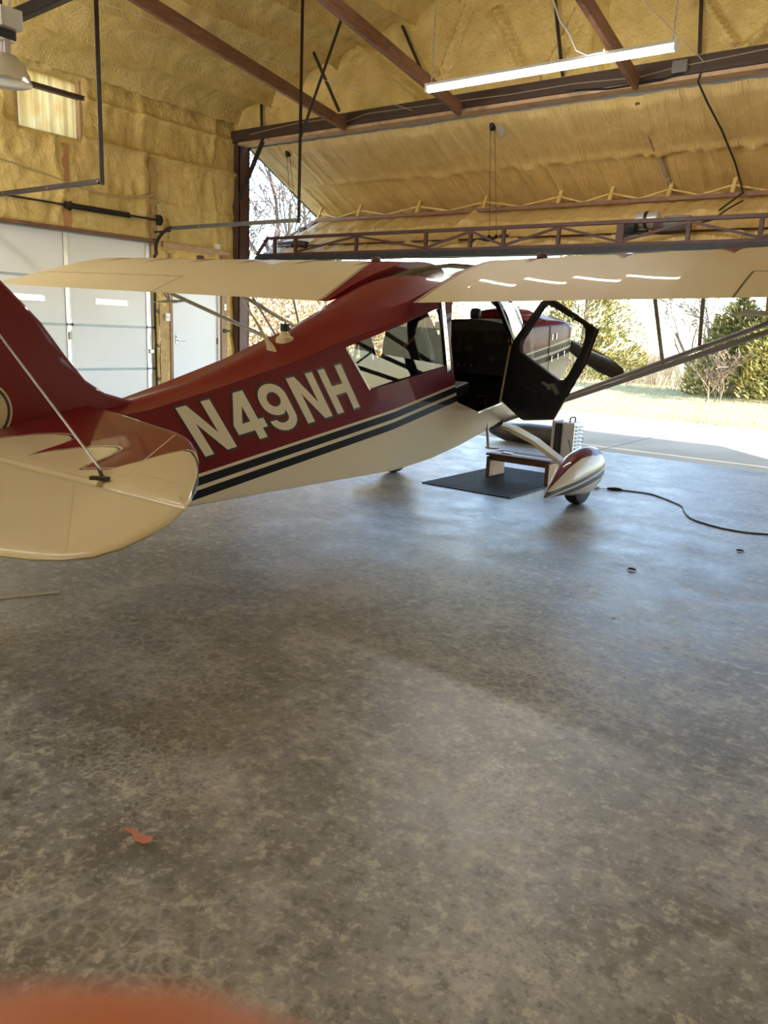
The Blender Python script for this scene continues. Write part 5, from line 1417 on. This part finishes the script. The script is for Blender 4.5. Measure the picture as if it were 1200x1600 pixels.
cd = thing('extension_cord', 'black extension cord snaking across the floor right of the wheel', 'cord', (-1.8, 6.5, 0))
CP = [(-2.45, 6.86), (-2.24, 6.9), (-2.10, 6.83), (-1.95, 6.70), (-1.83, 6.57), (-1.76, 6.40), (-1.67, 6.21), (-1.58, 6.10), (-1.46, 6.03), (-1.35, 5.99), (-1.2, 5.99), (-1.07, 6.05), (-0.83, 6.16), (-0.4, 6.35), (0.3, 6.6)]
def smooth(pts, n=5):
    out = []
    for i in range(len(pts) - 1):
        p0 = pts[max(i - 1, 0)]; p1 = pts[i]; p2 = pts[i + 1]; p3 = pts[min(i + 2, len(pts) - 1)]
        for k in range(n):
            t = k / n
            out.append(tuple(0.5 * (2 * b_ + (-a + c) * t + (2 * a - 5 * b_ + 4 * c - d) * t * t + (-a + 3 * b_ - 3 * c + d) * t ** 3) for a, b_, c, d in zip(p0, p1, p2, p3)))
    return out + [pts[-1]]
b = MB(); b.path([(x, y, 0.006) for x, y in smooth(CP)], 0.006, 6); b.build('cable', 'cord_black', cd, 60)
b = MB(); b.path([(-2.56, 6.80, 0.012), (-2.50, 6.83, 0.014), (-2.47, 6.85, 0.012), (-2.44, 6.865, 0.008)], [0.010, 0.016, 0.014, 0.007], 8); b.build('plug', 'cord_black', cd, 50)
b = MB(); b.path([(-2.72, 6.72, 0.012), (-2.66, 6.75, 0.012), (-2.62, 6.77, 0.012)], 0.011, 8); b.path([(-2.62, 6.77, 0.008), (-2.56, 6.80, 0.010)], 0.004, 6); b.build('grey_connector', 'silver_paint', cd, 50)

def bug(x, y, s, lab, seed):
    t = thing('dead_insect', lab, 'insect', (x, y, 0), 'dead insects on the floor')
    b = MB(); b.path([(x - 0.02 * s, y, 0.006), (x - 0.012 * s, y, 0.009), (x, y + 0.002, 0.010), (x + 0.012 * s, y + 0.004, 0.008), (x + 0.02 * s, y + 0.006, 0.006)], [0.002, 0.006, 0.007, 0.005, 0.001], 8); b.build('body', 'bug', t, 60)
    r = random.Random(seed)
    for k in range(6):
        a = r.uniform(0, 2 * pi)
        b = MB(); b.path([(x, y, 0.008), (x + 0.014 * cos(a), y + 0.014 * sin(a), 0.016), (x + 0.03 * cos(a), y + 0.03 * sin(a), 0.001)], 0.001, 4); b.build('leg', 'bug', t)
bug(-1.47, 4.44, 1.3, 'dead insect on the floor, the nearer one below the extension cord', 1)
bug(-1.10, 5.40, 1.2, 'dead insect on the floor near the right edge beside the cord', 2)
b = MB(); b.add([(-3.60, 1.55, 0.001), (-3.395, 1.985, 0.001), (-3.43, 2.005, 0.001), (-3.64, 1.57, 0.001), (-3.60, 1.55, 0.003), (-3.395, 1.985, 0.003), (-3.43, 2.005, 0.003), (-3.64, 1.57, 0.003)], [(3, 2, 1, 0), (4, 5, 6, 7), (0, 1, 5, 4), (1, 2, 6, 5), (2, 3, 7, 6), (3, 0, 4, 7)])
tag(b.build('tape_strip', 'tape'), 'pale strip of tape stuck to the floor near the left edge', 'tape')
b = MB(); b.plate([(-1.61, 1.08), (-1.595, 1.098), (-1.575, 1.102), (-1.55, 1.098), (-1.52, 1.112), (-1.507, 1.095), (-1.515, 1.078), (-1.54, 1.072), (-1.57, 1.085)], [], lambda u, v, h: (u, v, 0.0005 + h), 0.002); tag(b.build('paint_patch', 'patch'), 'small salmon-coloured patch on the bare floor', 'patch')
rng = random.Random(12)
for i in range(16):
    x, y = rng.uniform(-1.9, 0.1), rng.uniform(0.9, 4.0)
    r_ = rng.uniform(0.003, 0.006)
    b = MB(); b.add([(x + r_ * rng.uniform(-1, 1), y + r_ * rng.uniform(-1, 1), z) for z in (0.0, 0.0, 0.0, 0.006)], [(0, 1, 2), (0, 1, 3), (1, 2, 3), (0, 2, 3)])
    tag(b.build('grit_crumb', rng.choice(['bug', 'brown_board', 'tape'])), 'tiny crumb of grit on the concrete floor', 'debris', 'crumbs on the floor')

# ------------------------------------------------------------------ outdoors
def gz(x, y): return float(ground_fn(np.array([float(x)]), np.array([float(y)]))[2][0])
def juniper(x, y, H, R, seed, label, n=5200):
    z0 = gz(x, y) - 0.03
    t = thing('juniper_tree', label, 'tree', (x, y, z0), 'junipers beyond the lawn')
    r = np.random.RandomState(seed)
    b = MB(); b.path([(x, y, z0 - 0.05), (x + 0.05, y, z0 + H * 0.4), (x, y, z0 + H * 0.9)], [0.13, 0.09, 0.02], 7); b.build('trunk', 'bark', t, 50)
    V = []; F_ = []
    lobes = [(r.uniform(0, 2 * pi), r.uniform(0.05, 0.85), r.uniform(0.16, 0.36)) for _ in range(70)]
    for i in range(n):
        if r.rand() < 0.75:
            la, lh, lr = lobes[r.randint(len(lobes))]
            rad0 = R * (1 - lh) ** 0.75 * (0.72 + 0.25 * sin(3 * la + seed))
            cx_, cy_, cz_ = rad0 * cos(la), rad0 * sin(la), H * (0.04 + 0.96 * lh)
            d = r.normal(size=3); d /= np.linalg.norm(d)
            px, py, pz = cx_ + d[0] * lr * R * 0.8, cy_ + d[1] * lr * R * 0.8, cz_ + d[2] * lr * R * 1.0
        else:
            hh = r.rand() ** 1.4
            a = r.uniform(0, 2 * pi)
            rad = R * (1 - hh) ** 0.75 * (0.75 + 0.22 * sin(3 * a + seed)) * r.uniform(0.5, 1)
            px, py, pz = rad * cos(a), rad * sin(a), H * (0.02 + 0.98 * hh)
        pz = max(pz, 0.03)
        o = np.array([px, py, 0]); L_ = np.linalg.norm(o) + 1e-6; o /= L_
        dr = o * 0.75 + np.array([0, 0, 0.75]) + r.normal(size=3) * 0.35
        dr /= np.linalg.norm(dr)
        sd = np.cross(dr, r.normal(size=3)); sd /= np.linalg.norm(sd)
        ln = r.uniform(0.07, 0.20); w = r.uniform(0.010, 0.024)
        p = np.array([x + px, y + py, z0 + pz])
        k = len(V)
        V += [tuple(p - sd * w * 0.4), tuple(p + dr * ln * 0.5 - sd * w), tuple(p + dr * ln), tuple(p + dr * ln * 0.5 + sd * w), tuple(p + sd * w * 0.4)]
        F_.append((k, k + 1, k + 2, k + 3, k + 4))
    o = make('foliage', V, F_, 'juniper_leaf', t)
    o['kind'] = 'stuff'
    return t
juniper(-9.9, 23.0, 4.6, 1.75, 1, 'tall juniper seen past the open cabin door and nose', 17000)
juniper(-3.45, 19.6, 4.0, 1.35, 2, 'golden-green juniper at the right edge behind the wing strut', 15000)
juniper(-4.75, 19.9, 2.3, 1.0, 3, 'low rounded juniper left of the one at the right edge', 9000)
juniper(-1.9, 20.5, 4.6, 1.6, 4, 'large juniper standing just right of the picture edge', 7000)

def grow(b, p, d, L, r, depth, rng, spread=0.5, up_=0.12, seg=3, taper=0.62):
    pts = [p]; q = p; dd = d
    for _ in range(seg):
        dd = (dd + Vector((rng.gauss(0, .13), rng.gauss(0, .13), rng.gauss(0, .08) + up_ * 0.4))).normalized()
        q = q + dd * (L / seg); pts.append(q)
    rs = [r * (1 - 0.35 * i / seg) for i in range(seg + 1)]
    b.path(pts, rs, 3 if r < 0.03 else 5, 0, False)
    if depth == 0: return
    for k in range(rng.choice((2, 3, 3))):
        i = rng.randint(1, seg)
        nd = (dd + Vector((rng.gauss(0, spread), rng.gauss(0, spread), rng.gauss(0.05, spread * 0.6)))).normalized()
        grow(b, pts[i], nd, L * rng.uniform(0.55, 0.85), max(rs[i] * taper, 0.010), depth - 1, rng, spread, up_, seg, taper)
def bare_tree(x, y, H, seed, label, depth=5, mat='bark', stems=1):
    z0 = gz(x, y)
    rng = random.Random(seed)
    t = thing('bare_tree', label, 'tree', (x, y, z0), 'bare trees outside')
    b = MB()
    for k in range(stems):
        a = rng.uniform(0, 2 * pi)
        grow(b, Vector((x + 0.1 * k, y, z0 - 0.05)), Vector((0.15 * cos(a), 0.15 * sin(a), 1)).normalized(), H * 0.36, H * 0.012, depth, rng)
    b.build('branches', mat, t, 60, 0, False)
bare_tree(-16.5, 17.0, 10.5, 3, 'tall bare tree seen through the gap left of the folded door', 6, 'branch_grey', 2)
bare_tree(-18.6, 17.6, 12.0, 7, 'taller bare tree behind, left part of the gap by the column', 6, 'branch_grey', 2)
bare_tree(-15.6, 17.8, 10.0, 9, 'bare tree at the right side of the gap under the folded door', 6, 'branch_grey', 1)
bare_tree(-8.3, 29.5, 5.6, 11, 'grey bare tree beyond the jury struts, left of the right-hand junipers', 5, 'branch_grey', 3)
bare_tree(-12.3, 45.0, 6.5, 13, 'distant bare tree between the two groups of junipers', 5, 'branch_grey', 2)
bare_tree(-4.9, 18.3, 1.5, 15, 'small dead bush with pale branches before the right-hand junipers', 4, 'twig', 4)

def shrub_mesh(seed, n=46, H=1.0):
    rng = random.Random(seed)
    b = MB()
    for k in range(n):
        a = rng.uniform(0, 2 * pi); rr_ = rng.uniform(0, 0.55)
        p = Vector((rr_ * cos(a), rr_ * sin(a), 0)); d = Vector((0.35 * cos(a), 0.35 * sin(a), 1)).normalized()
        h = H * rng.uniform(0.5, 1.0)
        q = p + d * h * 0.55; e = q + (d + Vector((rng.gauss(0, .25), rng.gauss(0, .25), 0.2))).normalized() * h * 0.45
        b.path([p, q, e], [0.009, 0.006, 0.003], 3, 0, False)
        for j in range(5):
            s0 = p.lerp(e, rng.uniform(0.3, 0.95)); dd = (d + Vector((rng.gauss(0, .6), rng.gauss(0, .6), rng.gauss(0, .3)))).normalized()
            b.path([s0, s0 + dd * h * rng.uniform(0.1, 0.3)], [0.004, 0.002], 3, 0, False)
    return b
protos = []
rng = random.Random(77)
SPOTS = []
for i in range(160):
    y = rng.uniform(25.5, 44)
    u = rng.uniform(-0.44, -0.235)
    c_ = (y * u * 1.0 - 0.2, y, rng.uniform(0.75, 1.25) * (0.7 + y / 70))
    if all((c_[0] - q[0]) ** 2 + (c_[1] - q[1]) ** 2 > (0.85 * (c_[2] + q[2])) ** 2 for q in SPOTS): SPOTS.append(c_)
for i in range(7):
    SPOTS.append((-8.2 + 0.55 * i, 22.4 + 0.5 * (i % 3), rng.uniform(0.45, 0.65)))
for i, (x, y, s) in enumerate(SPOTS):
    k = i % 4
    if i < 4:
        o = shrub_mesh(100 + i).build('brush_shrub', 'twig', None, None, 0, False)
        protos.append(o)
    else:
        o = protos[k].copy(); COL.objects.link(o)
    o.location = (x, y, gz(x, y) - 0.02); o.scale = (s, s, s); o.rotation_euler = (0, 0, rng.uniform(0, 6.28))
    tag(o, 'bare tan shrub in the brush thicket beyond the lawn', 'shrub', 'shrubs of the brush thicket')

# tan-leaved bushes seen under the left wing
def leafy(x, y, H, R, seed, label, n=4200):
    z0 = gz(x, y)
    t = thing('oak_bush', label, 'bush', (x, y, z0), 'tan-leaved bushes by the door gap')
    rng = random.Random(seed); r = np.random.RandomState(seed)
    b = MB()
    for k in range(3):
        a = rng.uniform(0, 2 * pi); grow(b, Vector((x, y, z0 - 0.03)), Vector((.3 * cos(a), .3 * sin(a), 1)).normalized(), H * 0.4, 0.035, 4, rng)
    b.build('branches', 'bark', t, 60, 0, False)
    V = []; F_ = []
    for i in range(n):
        d = r.normal(size=3); d /= np.linalg.norm(d); d *= r.rand() ** 0.4
        p = np.array([x + d[0] * R, y + d[1] * R, z0 + H * 0.52 + d[2] * H * 0.5])
        a_ = r.normal(size=3); a_ /= np.linalg.norm(a_); c_ = np.cross(a_, r.normal(size=3)); c_ /= np.linalg.norm(c_)
        s = r.uniform(0.03, 0.07); k = len(V)
        V += [tuple(p - a_ * s), tuple(p + c_ * s * 0.5), tuple(p + a_ * s), tuple(p - c_ * s * 0.5)]; F_.append((k, k + 1, k + 2, k + 3))
    o = make('leaves', V, F_, 'oak_leaf', t); o['kind'] = 'stuff'
for x, y, H, R, sd, lb in ((-13.6, 13.6, 2.6, 1.3, 1, 'tan-leaved bush seen under the left wing beside the column'), (-12.6, 14.9, 2.7, 1.4, 2, 'tan-leaved bush seen under the left wing near the beacon'), (-14.2, 16.2, 3.0, 1.6, 3, 'tan-leaved bush behind, seen through the cabin windows'), (-11.6, 16.4, 2.6, 1.5, 4, 'tan-leaved bush farthest right under the left wing root')):
    leafy(x, y, H, R, sd, lb)

# dry grass blades on the lawn
r = np.random.RandomState(5)
V = []; F_ = []
for i in range(26000):
    y = 14.45 + 8.5 * r.rand() ** 1.3
    x = -y * r.uniform(0.10, 0.56)
    z = None
    h = r.uniform(0.02, 0.055) * (1.0 if y < 20 else 1.8); a = r.uniform(0, pi); w = 0.006
    V.append((x, y, h, a, w))
VV = np.array(V)
zz = ground_fn(VV[:, 0], VV[:, 1])[2]
P_ = []
for (x, y, h, a, w), z in zip(V, zz):
    k = len(P_)
    P_ += [(x - w * cos(a), y - w * sin(a), z - 0.005), (x + w * cos(a), y + w * sin(a), z - 0.005), (x + h * 0.5 * sin(a * 3), y + h * 0.4 * cos(a * 5), z + h)]
    F_.append((k, k + 1, k + 2))
tag(make('lawn_grass', P_, F_, 'grass_blade'), 'dry blond grass blades on the lawn beyond the apron', 'grass', kind='stuff')

# ------------------------------------------------------------------ fingertip of the photographer at the lens
def campt(x, y, z): return cam.matrix_world @ Vector((x, y, z))
fg = thing('person', 'blurred orange-pink fingertip of a hand poking in at the bottom left', 'person', campt(-0.06, -0.06, -0.045))
FO = Vector((0.0110, -0.0007, 0))
pts = [(-0.0105, -0.0418, -.045), (-0.0125, -0.0412, -.045), (-0.017, -0.0395, -.045), (-0.024, -0.0378, -.0455), (-0.033, -0.0375, -.046), (-0.042, -0.040, -.047), (-0.056, -0.045, -.050), (-0.068, -0.052, -.054), (-0.080, -0.062, -.058)]
rad = [0.0025, 0.0062, 0.0088, 0.0096, 0.0093, 0.0098, 0.0098, 0.0105, 0.0115]
b = MB(); b.path([campt(*(Vector(p) + FO)) for p in pts], rad, 18)
palm = [(-0.070, -0.050, -.052), (-0.085, -0.070, -.060), (-0.095, -0.095, -.066), (-0.100, -0.130, -.07), (-0.102, -0.19, -.075)]
b.path([campt(*p) for p in palm], [0.012, 0.034, 0.040, 0.034, 0.030], 18, 0, True, 0.55)
for k in range(3):
    o0 = Vector((-0.080 - 0.004 * k, -0.078 - 0.019 * k, -.060 - 0.003 * k))
    b.path([campt(*(o0 + Vector(d))) for d in ((0, 0, 0), (0.025, -0.002, -0.004), (0.042, -0.006, 0.004), (0.044, -0.008, 0.020), (0.030, -0.009, 0.026))], [0.010, 0.0098, 0.0094, 0.0088, 0.0065], 12)
b.path([campt(*p) for p in ((-0.095, -0.085, -.050), (-0.088, -0.066, -.038), (-0.078, -0.052, -.030), (-0.070, -0.046, -.026))], [0.013, 0.0125, 0.0115, 0.007], 12)
b.build('hand', 'skin', fg, 80)
